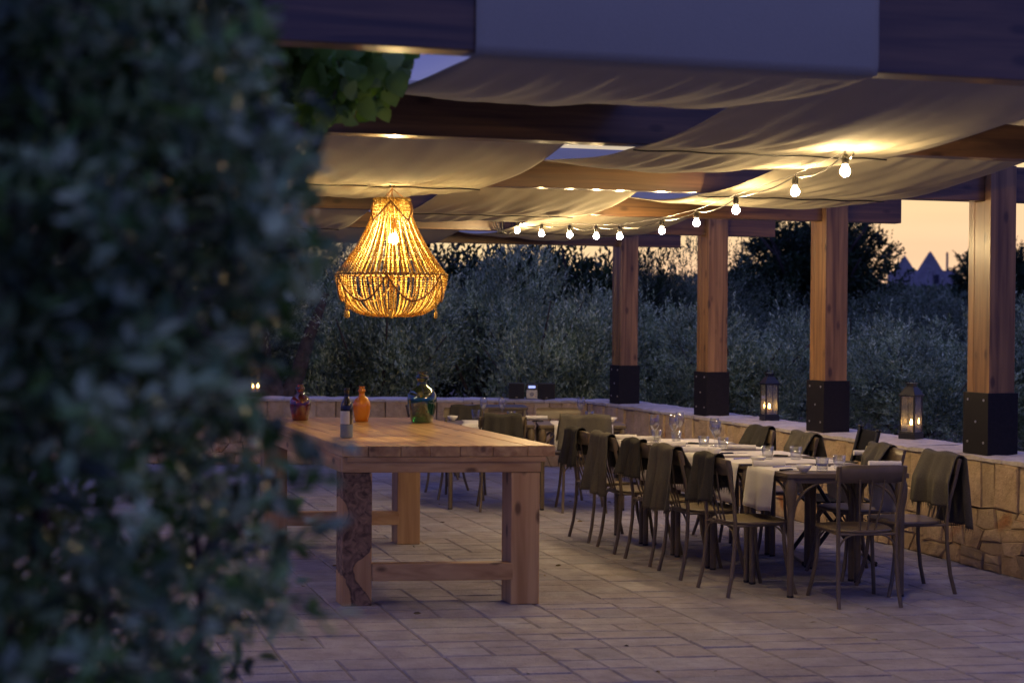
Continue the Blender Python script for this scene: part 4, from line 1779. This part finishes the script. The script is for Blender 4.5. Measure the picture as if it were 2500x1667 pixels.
for i, (sx, sy, rz) in enumerate(((1935, 1147, -60), (1990, 1136, 60), (1840, 1136, -62), (1890, 1112, 58), (1960, 1118, 50), (2060, 1128, 48), (1700, 1100, -60), (1790, 1107, -70),
                                  (1560, 1075, -50), (1680, 1082, 62), (2100, 1140, 70))):
    wh = ['at the near left corner of the long row', 'between the near bowl and its tumblers', 'left of the second bowl', 'across the second table', 'before the rear tumbler of the near table', 'by the rightmost tumbler',
          'at the left edge beside a napkin', 'before the front pair of wine glasses', 'at the far end beside a napkin', 'behind the two close wine glasses', 'behind the rail of the solitary chair'][i]
    put('knife', P(sx, sy, ZR), R(rz), 'table knife with a dark handle ' + wh)
for i, (sx, sy, rz) in enumerate(((1921, 1140, -70), (2030, 1120, 50), (1820, 1120, -60), (1770, 1086, 60), (1660, 1092, -60))):
    put('fork', P(sx, sy, ZR), R(rz), 'steel fork ' + ['at the near left edge of the long row', 'on the wall side of the near table', 'beyond the second bowl', 'on the wall side of the third table', 'at the left edge of the middle table'][i])
# back tables
for (sx, sy, lab) in ((1181, 1024, 'wine glass on the left back table, left one of two'), (1226, 1024, 'wine glass on the left back table, right one of two'), (1418, 1024, 'lone wine glass on the right back table')):
    put('wine_glass', P(sx, sy, ZR), 0, lab)
for (sx, sy, lab) in ((1161, 1022, 'tumbler left of the two back wine glasses'), (1248, 1026, 'tumbler right of the two back wine glasses'), (1439, 1026, 'tumbler right of the lone back wine glass')):
    put('tumbler', P(sx, sy, ZR), 0, lab)
put('sauce_bowl', P(1105, 1026, ZR), 0, 'white bowl near the left edge of the left back table')
put('napkin', P(1310, 1024, ZR), 0, 'rolled napkin between the two back tables')
put('knife', P(1300, 1028, ZR), R(80), 'table knife between the two back tables')
put('sauce_bowl', P(1494, 1030, ZR), 0, 'white bowl at the right edge of the right back table')


# ------------------------------------------------------------------ lanterns on the wall
def lantern(loc, rz, label, hh=.445, ww=.128, candles=1):
    root = empty('lantern', loc, rz, label=label, cat='lantern', group='black metal candle lanterns on the walls')
    h = ww / 2
    f = MB()
    f.box(-h - .006, h + .006, -h - .006, h + .006, 0, .045)
    f.box(-h, h, -h, h, .045, .055)
    b0, b1 = .055, hh * .735
    for sx in (-1, 1):
        for sy in (-1, 1):
            f.box(sx * h - (.012 if sx > 0 else 0), sx * h + (.012 if sx < 0 else 0), sy * h - (.012 if sy > 0 else 0), sy * h + (.012 if sy < 0 else 0), b0 + .0005, b1)
    f.box(-h - .008, h + .008, -h - .008, h + .008, b1 + .0005, b1 + .014)
    f.build('frame', 'black', root, bevel=.0015)
    r_ = MB()
    q = h + .004
    t_ = .034
    z0_, z1_ = b1 + .0145, hh * .90
    vs = [Vector((sx * q, sy * q, z0_)) for sx, sy in ((-1, -1), (1, -1), (1, 1), (-1, 1))] + [Vector((sx * t_, sy * t_, z1_)) for sx, sy in ((-1, -1), (1, -1), (1, 1), (-1, 1))]
    r_.add(vs, [(0, 1, 5, 4), (1, 2, 6, 5), (2, 3, 7, 6), (3, 0, 4, 7), (4, 5, 6, 7), (3, 2, 1, 0)])
    r_.box(-.028, .028, -.028, .028, z1_ + .0005, z1_ + .022)
    r_.box(-.036, .036, -.036, .036, z1_ + .0225, z1_ + .030)
    r_.build('roof', 'black', root, bevel=.001)
    ha = MB()
    ha.tube([(.035 * math.cos(R(a)), 0, z1_ + .028 + .022 * math.sin(R(a))) for a in range(0, 181, 20)], .003, 6)
    ha.build('handle', 'black', root)
    for k, (x0_, x1_, y0_, y1_) in enumerate(((-h + .0125, h - .0125, -h + .004, -h + .006), (-h + .0125, h - .0125, h - .006, h - .004), (-h + .004, -h + .006, -h + .0125, h - .0125), (h - .006, h - .004, -h + .0125, h - .0125))):
        g_ = MB()
        g_.box(x0_, x1_, y0_, y1_, b0 + .001, b1 - .001)
        g_.build('pane', 'smoked', root)
    spots = [(0, 0)] if candles == 1 else [(-.03, .01), (.03, -.01)]
    for (x, y) in spots:
        c_ = MB()
        c_.lathe([(.001, .0555), (.027, .0555), (.0275, .105), (.024, .107), (.001, .104)], (x, y, 0), 16)
        cc_ = c_.build('candle', 'candle', root)
        fl = MB()
        fl.lathe([(.0005, .108), (.007, .115), (.0085, .126), (.004, .143), (.0005, .155)], (x, y, 0), 8)
        fl.build('flame', 'flame', cc_)
    return root


p = P(1878, 1026, WT)
lantern(Vector((p.x, p.y, WT + .002)), TH - R(4), 'tall black lantern with a burning candle on the wall between the second and third posts')
p = P(2224, 1071, WT)
lantern(Vector((p.x, p.y, WT + .002)), TH + R(28), 'tall black lantern with a burning candle on the wall beside the nearest post')
lantern(Vector((-2.98, YB + .2, WT + .002)), R(12), 'black lantern on the back wall at the foot of the twisted olive trunk', candles=2)

# ------------------------------------------------------------------ small stereo on the back wall
YS = YB + .12
k_ = YS / FPX


def sbox(name, s0, s1, syt, syb, dep, mat, label, cat):
    a, b = Q(s0, syb, YS), Q(s1, syb, YS)
    h = (syb - syt) * k_
    e_ = empty(name, Vector(((a.x + b.x) / 2, YS + dep / 2, WT + .002)), 0, label=label, cat=cat)
    w_ = (b.x - a.x) / 2
    m_ = MB()
    m_.box(-w_, w_, -dep / 2, dep / 2, 0, h)
    m_.build('cabinet', mat, e_, bevel=.003)
    return e_, w_, h, dep


for (a, b, lab) in ((1242, 1280, 'black loudspeaker left of the little radio on the back wall'), (1314, 1355, 'black loudspeaker right of the little radio on the back wall')):
    e_, w_, h, dep = sbox('loudspeaker', a, b, 938, 976, .19, 'black', lab, 'loudspeaker')
    m_ = MB()
    m_.box(-w_ + .008, w_ - .008, -dep / 2 - .006, -dep / 2 - .0005, .008, h - .008)
    m_.build('front_grille', 'speaker', e_)
    m_ = MB()
    m_.box(-.012, .012, -dep / 2 - .0075, -dep / 2 - .0065, .014, .019)
    m_.build('badge', 'silver', e_)
e_, w_, h, dep = sbox('radio', 1284.5, 1312.5, 940, 976.5, .2, 'black', 'small silver radio with a lit blue display between two loudspeakers', 'radio')
m_ = MB()
m_.box(-w_ + .004, w_ - .004, -dep / 2 - .004, -dep / 2 - .0003, .004, h * .60)
m_.build('front_panel', 'silver', e_)
m_ = MB()
m_.box(-w_ * .6, w_ * .6, -dep / 2 - .003, -dep / 2 - .0003, h * .72, h * .88)
m_.build('display', 'screen', e_)
m_ = MB()
c = Vector((0, -dep / 2 - .004, h * .32))
m_.tube([c, c - Vector((0, .008, 0))], .026, 18)
for a in range(0, 360, 60):
    q = c + Vector((.019 * math.cos(R(a)), -.008, .019 * math.sin(R(a))))
    m_.tube([q, q - Vector((0, .003, 0))], .0035, 8)
m_.build('dial', 'knob', e_)
m_ = MB()
for j in range(3):
    q = Vector((w_ * .72, -dep / 2 - .004, h * (.18 + .14 * j)))
    m_.tube([q, q - Vector((0, .004, 0))], .005, 8)
m_.build('button', 'knob', e_)

# ------------------------------------------------------------------ vegetation
def crown_mesh(name, W, H, nspray, mat, seed, leafL=.055, leafW=.013, sprayL=.30, per=14, lumps=16, up=.9, z0=0.0, parent=None, airy=1.0, lr0=.17, lr1=.30):
    rs = np.random.default_rng(seed)
    lc = rs.normal(size=(lumps, 3))
    lc = unit(lc) * (rs.random((lumps, 1)) ** .5)
    lc[:, 0] *= W * .38; lc[:, 1] *= W * .38; lc[:, 2] = z0 + H * .5 + lc[:, 2] * H * .33
    lr = rs.uniform(lr0, lr1, lumps) * W
    k = rs.integers(0, lumps, nspray)
    d = unit(rs.normal(size=(nspray, 3)))
    rad = rs.uniform(.5, 1.0, nspray) ** .45
    o = lc[k] + d * (lr[k] * rad)[:, None] * np.array([1, 1, .85])
    sd = unit(d * .8 + np.array([0, 0, up]) + rs.normal(size=(nspray, 3)) * .35)
    SL = sprayL * rs.uniform(.5, 1.2, nspray) * airy
    sho = (d[:, 2] > .3) & (rs.random(nspray) < .22)
    SL[sho] *= 1.6
    sd[sho] = unit(sd[sho] * .35 + np.array([0, 0, 1.0]))
    t = np.linspace(.1, 1, per)[None, :, None]
    droop = np.array([0, 0, -1.0])
    base = o[:, None, :] + sd[:, None, :] * SL[:, None, None] * t + droop * (t ** 2) * .05
    base = base.reshape(-1, 3)
    sdr = np.repeat(sd, per, axis=0)
    ld = unit(sdr * .9 + unit(rs.normal(size=base.shape)) * .75)
    n = len(base)
    v, f = leaf_arrays(base, ld, leafL * rs.uniform(.6, 1.25, n), leafW * rs.uniform(.7, 1.3, n), shape='quad', rs=rs)
    return np_mesh(name, v, f, mat, parent)


def limbs(mb, H, W, seed, r0=.09, n=7, twist=.12, base=0.0):
    rs = random.Random(seed)
    p = Vector((0, 0, base - .1))
    pts_ = [p]
    rr = [r0 * 1.35]
    for i in range(6):
        p = p + Vector((rs.uniform(-twist, twist), rs.uniform(-twist, twist), H * .42 / 6 + .02))
        pts_.append(p)
        rr.append(r0 * (1 - .07 * i))
    mb.tube(pts_, rr, 10)
    for k in range(n):
        a = k * 6.28 / n + rs.uniform(-.4, .4)
        q = pts_[rs.randint(3, 6)]
        pp = [q]
        r2 = [r0 * .55]
        for i in range(5):
            q = q + Vector((math.cos(a) * W * .075 + rs.uniform(-.05, .05), math.sin(a) * W * .075 + rs.uniform(-.05, .05), H * .10))
            pp.append(q)
            r2.append(r0 * (.45 - .08 * i))
        mb.tube(pp, r2, 7)


def tree(name, loc, crown_o, trunk_o, s, label, group=None, rz=0):
    root = empty(name, loc, rz, label=label, cat='tree', group=group)
    root.scale = s
    for src in (crown_o, trunk_o):
        c = src if src.parent is None and not src.get('used') else src.copy()
        if c is not src:
            col.objects.link(c)
        src['used'] = 1
        c.parent = root
    return root


CR = [crown_mesh('crown', 3.3, 2.6, 2500, 'olive', 100 + i, z0=.15, per=15, leafL=.075, leafW=.021, sprayL=.34, lumps=15, lr0=.12, lr1=.22) for i in range(3)]
CRD = [crown_mesh('crown', 3.6, 3.2, 2300, 'olive2', 200 + i, z0=.35, per=13, leafL=.075, leafW=.018, sprayL=.4) for i in range(2)]
BRD = crown_mesh('crown', 4.2, 3.4, 1500, 'broad', 300, z0=.5, per=11, leafL=.15, leafW=.055, sprayL=.6, up=.5)
TK = []
for i in range(3):
    m_ = MB()
    limbs(m_, 2.6, 3.0, 50 + i, r0=.07)
    TK.append(m_.build('trunk', 'bark'))
m_ = MB()
limbs(m_, 4.0, 4.0, 60, r0=.12, n=9)
TKB = m_.build('trunk', 'bark')

GO = 'olive trees in the first row beyond the wall'


def ol(sx, Y, ztop, k, label, wide=1.0, rz=0.0):
    x = (sx - 1250) / FPX * Y
    sz = (ztop + .35) / 2.62
    return tree('olive_tree', Vector((x, Y, -.35)), CR[k % 3], TK[k % 3], (wide, wide, sz), label, GO, rz)


ol(930, 19.6, 2.30, 0, 'silvery olive tree right behind the bead chandelier', .82, .3)
ol(1185, 21.8, 2.55, 1, 'silvery olive tree behind the little radio', .88, 1.9)
ol(1370, 19.4, 2.12, 2, 'silvery olive tree just left of the farthest post', .74, 4.0)
ol(1590, 21.6, 2.05, 0, 'olive tree behind the gap of the two farthest posts', .85, 2.6)
ol(1800, 19.5, 1.72, 1, 'olive tree behind the second farthest post', .80, 5.1)
ol(2030, 21.6, 1.92, 2, 'olive tree between the first candle lantern and the next post', .86, .9)
ol(2235, 19.2, 1.55, 0, 'olive tree behind the lantern that stands by the nearest post', .82, 3.4)
ol(2440, 21.0, 1.85, 1, 'olive tree behind the nearest post', .88, .2)
ol(2640, 19.4, 1.60, 2, 'olive tree at the right edge beyond the nearest post', .9, 2.2)
ol(690, 21.0, 2.6, 2, 'olive tree at the left behind the shrub leaves and the red demijohn', .9, 1.2)
ol(430, 20.2, 2.5, 1, 'olive tree hidden behind the large shrub', 1.0, 3.2)
ol(200, 20.6, 2.5, 0, 'olive tree hidden behind the left of the large shrub', 1.0, 5.2)

GO2 = 'dark trees of the second row'


def od(sx, Y, ztop, k, label, wide=1.0, rz=0.0):
    x = (sx - 1250) / FPX * Y
    sz = (ztop + .35) / 3.45
    return tree('evergreen_tree', Vector((x, Y, -.35)), CRD[k % 2], TK[k % 3], (wide, wide, sz), label, GO2, rz)


od(800, 25.5, 3.15, 0, 'tall dark evergreen tree behind the chandelier, crown up to the last beam', 1.1, .5)
od(1600, 25.0, 3.1, 1, 'dark rounded evergreen tree seen between the two farthest posts', .8, 2.5)
od(560, 26, 3.4, 1, 'tall dark evergreen tree at the left behind the shrub', 1.2, 4.5)
od(1760, 28, 2.6, 0, 'evergreen tree with a low top right of the second farthest post', .9, 1.0)
od(2060, 29, 2.35, 1, 'low dark evergreen tree beneath the big round tree', 1.2, 3.0)
od(2330, 30, 2.2, 0, 'low evergreen tree in front of the cone roofed house', 1.1, 5.0)
od(2600, 28, 2.6, 1, 'evergreen tree at the right edge of the view', 1.1, 2.0)
od(250, 26, 3.4, 0, 'tall evergreen tree hidden by the shrub', 1.2, 1.0)


def bro(sx, Y, ztop, label, wide=1.0, rz=0.0):
    x = (sx - 1250) / FPX * Y
    sz = (ztop + .35) / 3.9
    return tree('broadleaf_tree', Vector((x, Y, -.35)), BRD, TKB, (wide, wide, sz), label, 'broad leaved trees against the pink sky', rz)


bro(1080, 24.2, 2.95, 'broad leaved tree with pink sky between its leaves, right of the chandelier', .95, .4)
bro(1400, 24.6, 3.05, 'broad leaved tree whose pointed leaves stand against the sky beside the farthest post', .85, 2.1)

tf = empty('far_tree', Vector(((2432 - 1250) / FPX * 110, 110, 1.0)), 0, label='dark tree just right of the cone roofed house, behind the nearest post', cat='tree')
crown_mesh('crown', 6.4, 5.9, 2200, 'broad', 405, z0=0, per=9, leafL=.4, leafW=.2, sprayL=1.0, parent=tf, up=.6)
m_ = MB()
limbs(m_, 5, 4, 64, r0=.2, n=5)
m_.build('trunk', 'bark', tf)

# the big round carob and its airy right side
big = empty('carob_tree', Vector(((1985 - 1250) / FPX * 46, 46, .1)), 0, label='big dark round tree, airy on its right side, left of the cone roofs', cat='tree')
crown_mesh('crown', 4.6, 4.4, 3000, 'broad', 401, z0=.9, per=12, leafL=.17, leafW=.07, sprayL=.5, parent=big, lumps=20, up=.5)
sp = crown_mesh('side_crown', 2.6, 3.2, 330, 'broad', 402, z0=1.0, per=9, leafL=.16, leafW=.07, sprayL=.6, parent=big, lumps=12, up=.5)
sp.location = (1.35, 0, -.1)
m_ = MB()
limbs(m_, 5.0, 5.0, 61, r0=.2, n=9, base=.0)
m_.build('trunk', 'bark', big)
sm = empty('small_tree', Vector(((1808 - 1250) / FPX * 60, 60, .6)), 0, label='small dark bushy tree far off between the second and third posts from the far end', cat='tree')
crown_mesh('crown', 2.2, 4.0, 1300, 'broad', 403, z0=0, per=9, leafL=.2, leafW=.09, sprayL=.5, parent=sm, up=.7)
m_ = MB()
limbs(m_, 3, 2, 62, r0=.12, n=5)
m_.build('trunk', 'bark', sm)
cyt = empty('cypress_tree', Vector(((2497 - 1250) / FPX * 70, 70, 1.0)), 0, label='pointed dark tree top at the right edge of the orange sky', cat='tree')
crown_mesh('crown', 2.0, 4.4, 1300, 'broad', 404, z0=0, per=9, leafL=.2, leafW=.08, sprayL=.6, parent=cyt, up=1.6)
m_ = MB()
limbs(m_, 3, 1.5, 63, r0=.12, n=4)
m_.build('trunk', 'bark', cyt)


# far scrub and woodland: one mass
def far_wood():
    rs = np.random.default_rng(77)
    n = 2600
    Y = rs.uniform(34, 190, n)
    X = rs.uniform(-.42, .42, n) * Y
    keep = np.ones(n, bool)
    # leave the house visible above the scrub
    V, Fc = [], []
    off = 0
    top = 0
    for i in range(n):
        y, x = Y[i], X[i]
        gz = terrain(x, y)
        s = x / y
        h = rs.uniform(.5, 1.3) * (1.0 + y / 60)
        # skyline in view: limit the tops
        lim = 1.64 + y * (.028 if s < .235 else .026)
        if s < .235: lim = 1.64 + y * .034
        h = min(h, max(.4, lim - gz))
        m = 34
        d = unit(rs.normal(size=(m, 3)))
        base = np.array([x, y, gz + h * .5]) + d * np.array([h * .8, h * .8, h * .5]) * rs.uniform(.6, 1, (m, 1))
        v, f = leaf_arrays(base, d + np.array([0, 0, .5]), np.full(m, .16 + y * .0028), np.full(m, .08 + y * .0016), shape='quad', rs=rs)
        V.append(v); Fc.append(f + off); off += len(v)
    o = np_mesh('woodland', np.concatenate(V), np.concatenate(Fc), 'olive2')
    tag(o, 'dark scrub and woodland filling the country behind the trees', 'woodland', kind='stuff')


far_wood()

# cone roofed stone house
YT = 200.0
kT = YT / FPX
hx = (2262 - 1250) * kT
gz = 4.0
tr = empty('trullo_house', Vector((hx, YT, gz)), 0, label='pale stone house with two grey cone roofs far off on the skyline', cat='house')


def zt(sy): return CAMH + (797 - sy) * kT - gz


m_ = MB()
ring = []
wl, wr = (2192 - 2262) * kT, (2332 - 2262) * kT
m_.box(wl, wr, 0, 6, -1.5, zt(660))
m_.build('wall', 'trullo', tr)
for (sx, stop, hw, sb) in ((2217, 622, 31, 668), (2280, 611, 36, 666)):
    m_ = MB()
    cx_ = (sx - 2262) * kT
    H = zt(stop) - zt(sb)
    m_.lathe([(hw * kT, zt(sb)), (hw * kT * .78, zt(sb) + H * .2), (hw * kT * .42, zt(sb) + H * .6), (hw * kT * .13, zt(sb) + H * .9), (hw * kT * .05, zt(sb) + H * .97), (.01, zt(sb) + H)], (cx_, 2.2, 0), 20)
    m_.build('cone_roof', 'trulloroof', tr)
m_ = MB()
cx_ = (2284 - 2262) * kT
m_.box(cx_ - .38, cx_ + .38, -.05, .3, zt(692), zt(670))
m_.build('window', 'darkhole', tr)
m_ = MB()
cx_ = (2322 - 2262) * kT
m_.box(cx_ - .1, cx_ + .1, 2, 2.4, zt(668), zt(614))
m_.build('chimney', 'trulloroof', tr)
m_ = MB()

# twisted olive trunk right behind the back wall, left
tw = empty('olive_tree', Vector(((655 - 1250) / FPX * 18.6, 18.6, -.3)), 0, label='old olive tree with a thick twisted trunk just behind the left lantern', cat='tree')
m_ = MB()
m_.tube([(.25, 0, 0), (.16, 0, .6), (.05, .02, 1.05), (-.12, .05, 1.5), (-.1, .05, 1.9), (.1, .1, 2.3)], [.26, .20, .17, .15, .12, .08], 14)
m_.tube([(.05, .02, 1.05), (-.2, 0, 1.25), (-.5, 0, 1.5), (-.8, .1, 1.7)], [.13, .12, .10, .06], 10)
m_.tube([(.12, .0, .8), (.35, .1, 1.3), (.5, .1, 1.8), (.7, .1, 2.3)], [.12, .10, .08, .04], 10)
m_.build('trunk', 'bark', tw)
cw = crown_mesh('crown', 2.6, 2.2, 2600, 'olive', 501, z0=1.25, per=15, parent=tw)
cw.location = (-.3, 0.2, 0)

# climbing vine at the left side of the pergola
vn = empty('climbing_vine', Q(840, 200, 5.7), 0, label='green climbing vine with large leaves hanging beside the second beam', cat='vine')
inv = Matrix.Translation(-Vector(vn.location))
rs = np.random.default_rng(8)
V, Fc, off = [], [], 0
stems = MB()
for k in range(44):
    sx = rs.uniform(600, 965)
    sy0 = rs.uniform(90, 150)
    ln = rs.uniform(30, 150) * (1.0 if sx < 930 else .6)
    if sx > 960: ln *= .5
    Y = rs.uniform(5.2, 6.0)
    pts_ = [inv @ Q(sx + 10 * math.sin(j), sy0 + ln * j / 6, Y + .03 * j) for j in range(7)]
    stems.tube(pts_, .0025, 5)
    for p_ in pts_:
        for q in range(3):
            b = np.array(p_) + rs.normal(size=3) * .035
            d = np.array([rs.normal() * .75, rs.normal() * .6 - .2, -.9])
            d = d / np.linalg.norm(d)
            L = rs.uniform(.06, .105)
            nrm_ = np.array([rs.normal() * .8, -1.0, rs.normal() * .8 + .2])
            sd_ = np.cross(d, nrm_); sd_ /= np.linalg.norm(sd_)
            no_ = np.cross(sd_, d)
            W = L * .92
            out = [(0, 0), (.12, .38), (.45, .5), (.75, .30), (1.0, 0), (.75, -.30), (.45, -.5), (.12, -.38)]
            pts8 = [b + d * L * a_ + sd_ * W * w_ + no_ * abs(w_) * .18 * L for a_, w_ in out]
            V.append(np.array(pts8)); Fc.append(np.arange(8)[None] + off); off += 8
np_mesh('leaves', np.concatenate(V), np.concatenate(Fc), 'vine', vn)
stems.build('stem', 'stem', vn)

# ------------------------------------------------------------------ large shrub close to the camera, out of focus
sb = empty('shrub', Vector((-.75, 2.2, 0)), 0, label='large dense evergreen shrub close by, filling the left third of the view', cat='shrub')
inv = Vector((-.75, 2.2, 0))


def edge_x(sy):
    """right-hand outline of the shrub in the photograph's pixels, by height"""
    ks = [(-200, 640), (0, 650), (130, 665), (250, 715), (380, 775), (520, 770), (650, 745), (800, 700), (950, 645), (1080, 735), (1200, 745), (1350, 740), (1500, 700), (1667, 650), (1900, 640)]
    for (a, b), (c, d) in zip(ks, ks[1:]):
        if a <= sy <= c:
            return b + (d - b) * (sy - a) / (c - a)
    return 640


rs = np.random.default_rng(21)
bases, dirs = [], []
twigs = MB()
ntw = 0
while ntw < 6600:
    Y = rs.uniform(1.7, 3.1)
    z = rs.uniform(.0, 2.35)
    x = rs.uniform(-1.5, .0)
    sx = 1250 + x / Y * FPX
    sy = HORIZ - (z - CAMH) / Y * FPX
    ex = edge_x(min(1890, max(-190, sy)))
    # fewer twigs low down, where the floor shows through
    lim = ex - 70 + rs.normal() * 26
    if sx > lim: continue
    if sy > 1030 and sx > 60 and rs.random() < .66: continue
    if sx < -900 and rs.random() < .7: continue
    ntw += 1
    o = np.array([x, Y, z])
    out = np.array([1.0 if sx > ex - 220 else rs.normal() * .7, -.4 + rs.normal() * .4, .35 + rs.normal() * .5])
    out = out / np.linalg.norm(out)
    L = rs.uniform(.08, .17)
    o = o - out * L * .6
    nl = int(rs.integers(7, 12))
    for j in range(nl):
        t = (j + 1) / nl
        b = o + out * L * t + np.array([0, 0, -.02 * t * t])
        bases.append(b)
        dirs.append(out * .5 + rs.normal(size=3) * .6)
    if ntw % 3 == 0:
        twigs.tube([Vector(o - inv), Vector(o + out * L * .5 - inv), Vector(o + out * L - np.array([0, 0, .02]) - inv)], [.0022, .0018, .001], 5)
# a few long sprigs that reach out over the terrace
for (sx, sy, dx, dy, Y) in ((690, 1120, 90, 50, 1.95), (700, 1200, 110, -20, 2.0), (700, 1330, 70, -40, 1.9), (690, 1480, 130, 20, 2.0), (700, 1440, 80, 60, 2.1), (720, 600, 110, 20, 2.0),
                            (735, 560, 80, 60, 1.9), (720, 400, 60, -20, 2.1), (700, 1060, 130, 30, 2.1), (640, 1010, 130, 60, 2.0), (660, 880, 70, -30, 2.0)):
    a, b = np.array(Q(sx - 40, sy, Y)), np.array(Q(sx + dx, sy + dy, Y - .05))
    for j in range(7):
        t = j / 6
        bases.append(a + (b - a) * t)
        dirs.append((b - a) / np.linalg.norm(b - a) * .6 + rs.normal(size=3) * .6)
    twigs.tube([Vector(a - inv), Vector(b - inv)], [.0022, .001], 5)
bases = np.array(bases) - np.array(inv)
dirs = np.array(dirs)
n = len(bases)
v, f = leaf_arrays(bases, dirs, rs.uniform(.024, .058, n), rs.uniform(.012, .027, n), fold=.2, shape='hex', rs=rs)
np_mesh('foliage', v, f, 'bush', sb)
twigs.build('twigs', 'stem', sb)
for (sx, Y, r) in ((18, 2.5, .010), (75, 2.4, .014), (105, 2.55, .009), (-60, 2.3, .013), (250, 2.6, .010), (430, 2.5, .008)):
    m_ = MB()
    x = (sx - 1250) / FPX * Y
    pts_ = []
    for j in range(14):
        pts_.append(Vector((x + .02 * math.sin(j * .9 + sx) + .004 * j, Y + .02 * math.cos(j * 1.3), -.005 + 2.5 * j / 13)) - Vector(inv))
    m_.tube(pts_, [r * (1.15 - .045 * j) for j in range(14)], 8)
    m_.build('stem', 'stem', sb)

# a few dry leaves blown over the paving
rs = np.random.default_rng(90)
n = 46
Y = rs.uniform(6.8, 15, n)
X = rs.uniform(-.22, .33, n) * Y
b = np.stack([X, Y, np.full(n, .006)], axis=1)
dd = rs.normal(size=(n, 3)) * np.array([1, 1, .06])
v, f = leaf_arrays(b, dd, rs.uniform(.02, .05, n), rs.uniform(.008, .02, n), fold=.35, rs=rs)
v[:, 2] = np.maximum(v[:, 2], .003)
M['dryleaf'] = leaf_mat('dry_leaf', [(0.10, 0.06, 0.03), (0.16, 0.11, 0.05), (0.07, 0.06, 0.035)], trans=.05)
tag(np_mesh('fallen_leaves', v, f, 'dryleaf'), 'small dry leaves scattered over the paving', 'leaves', kind='stuff')
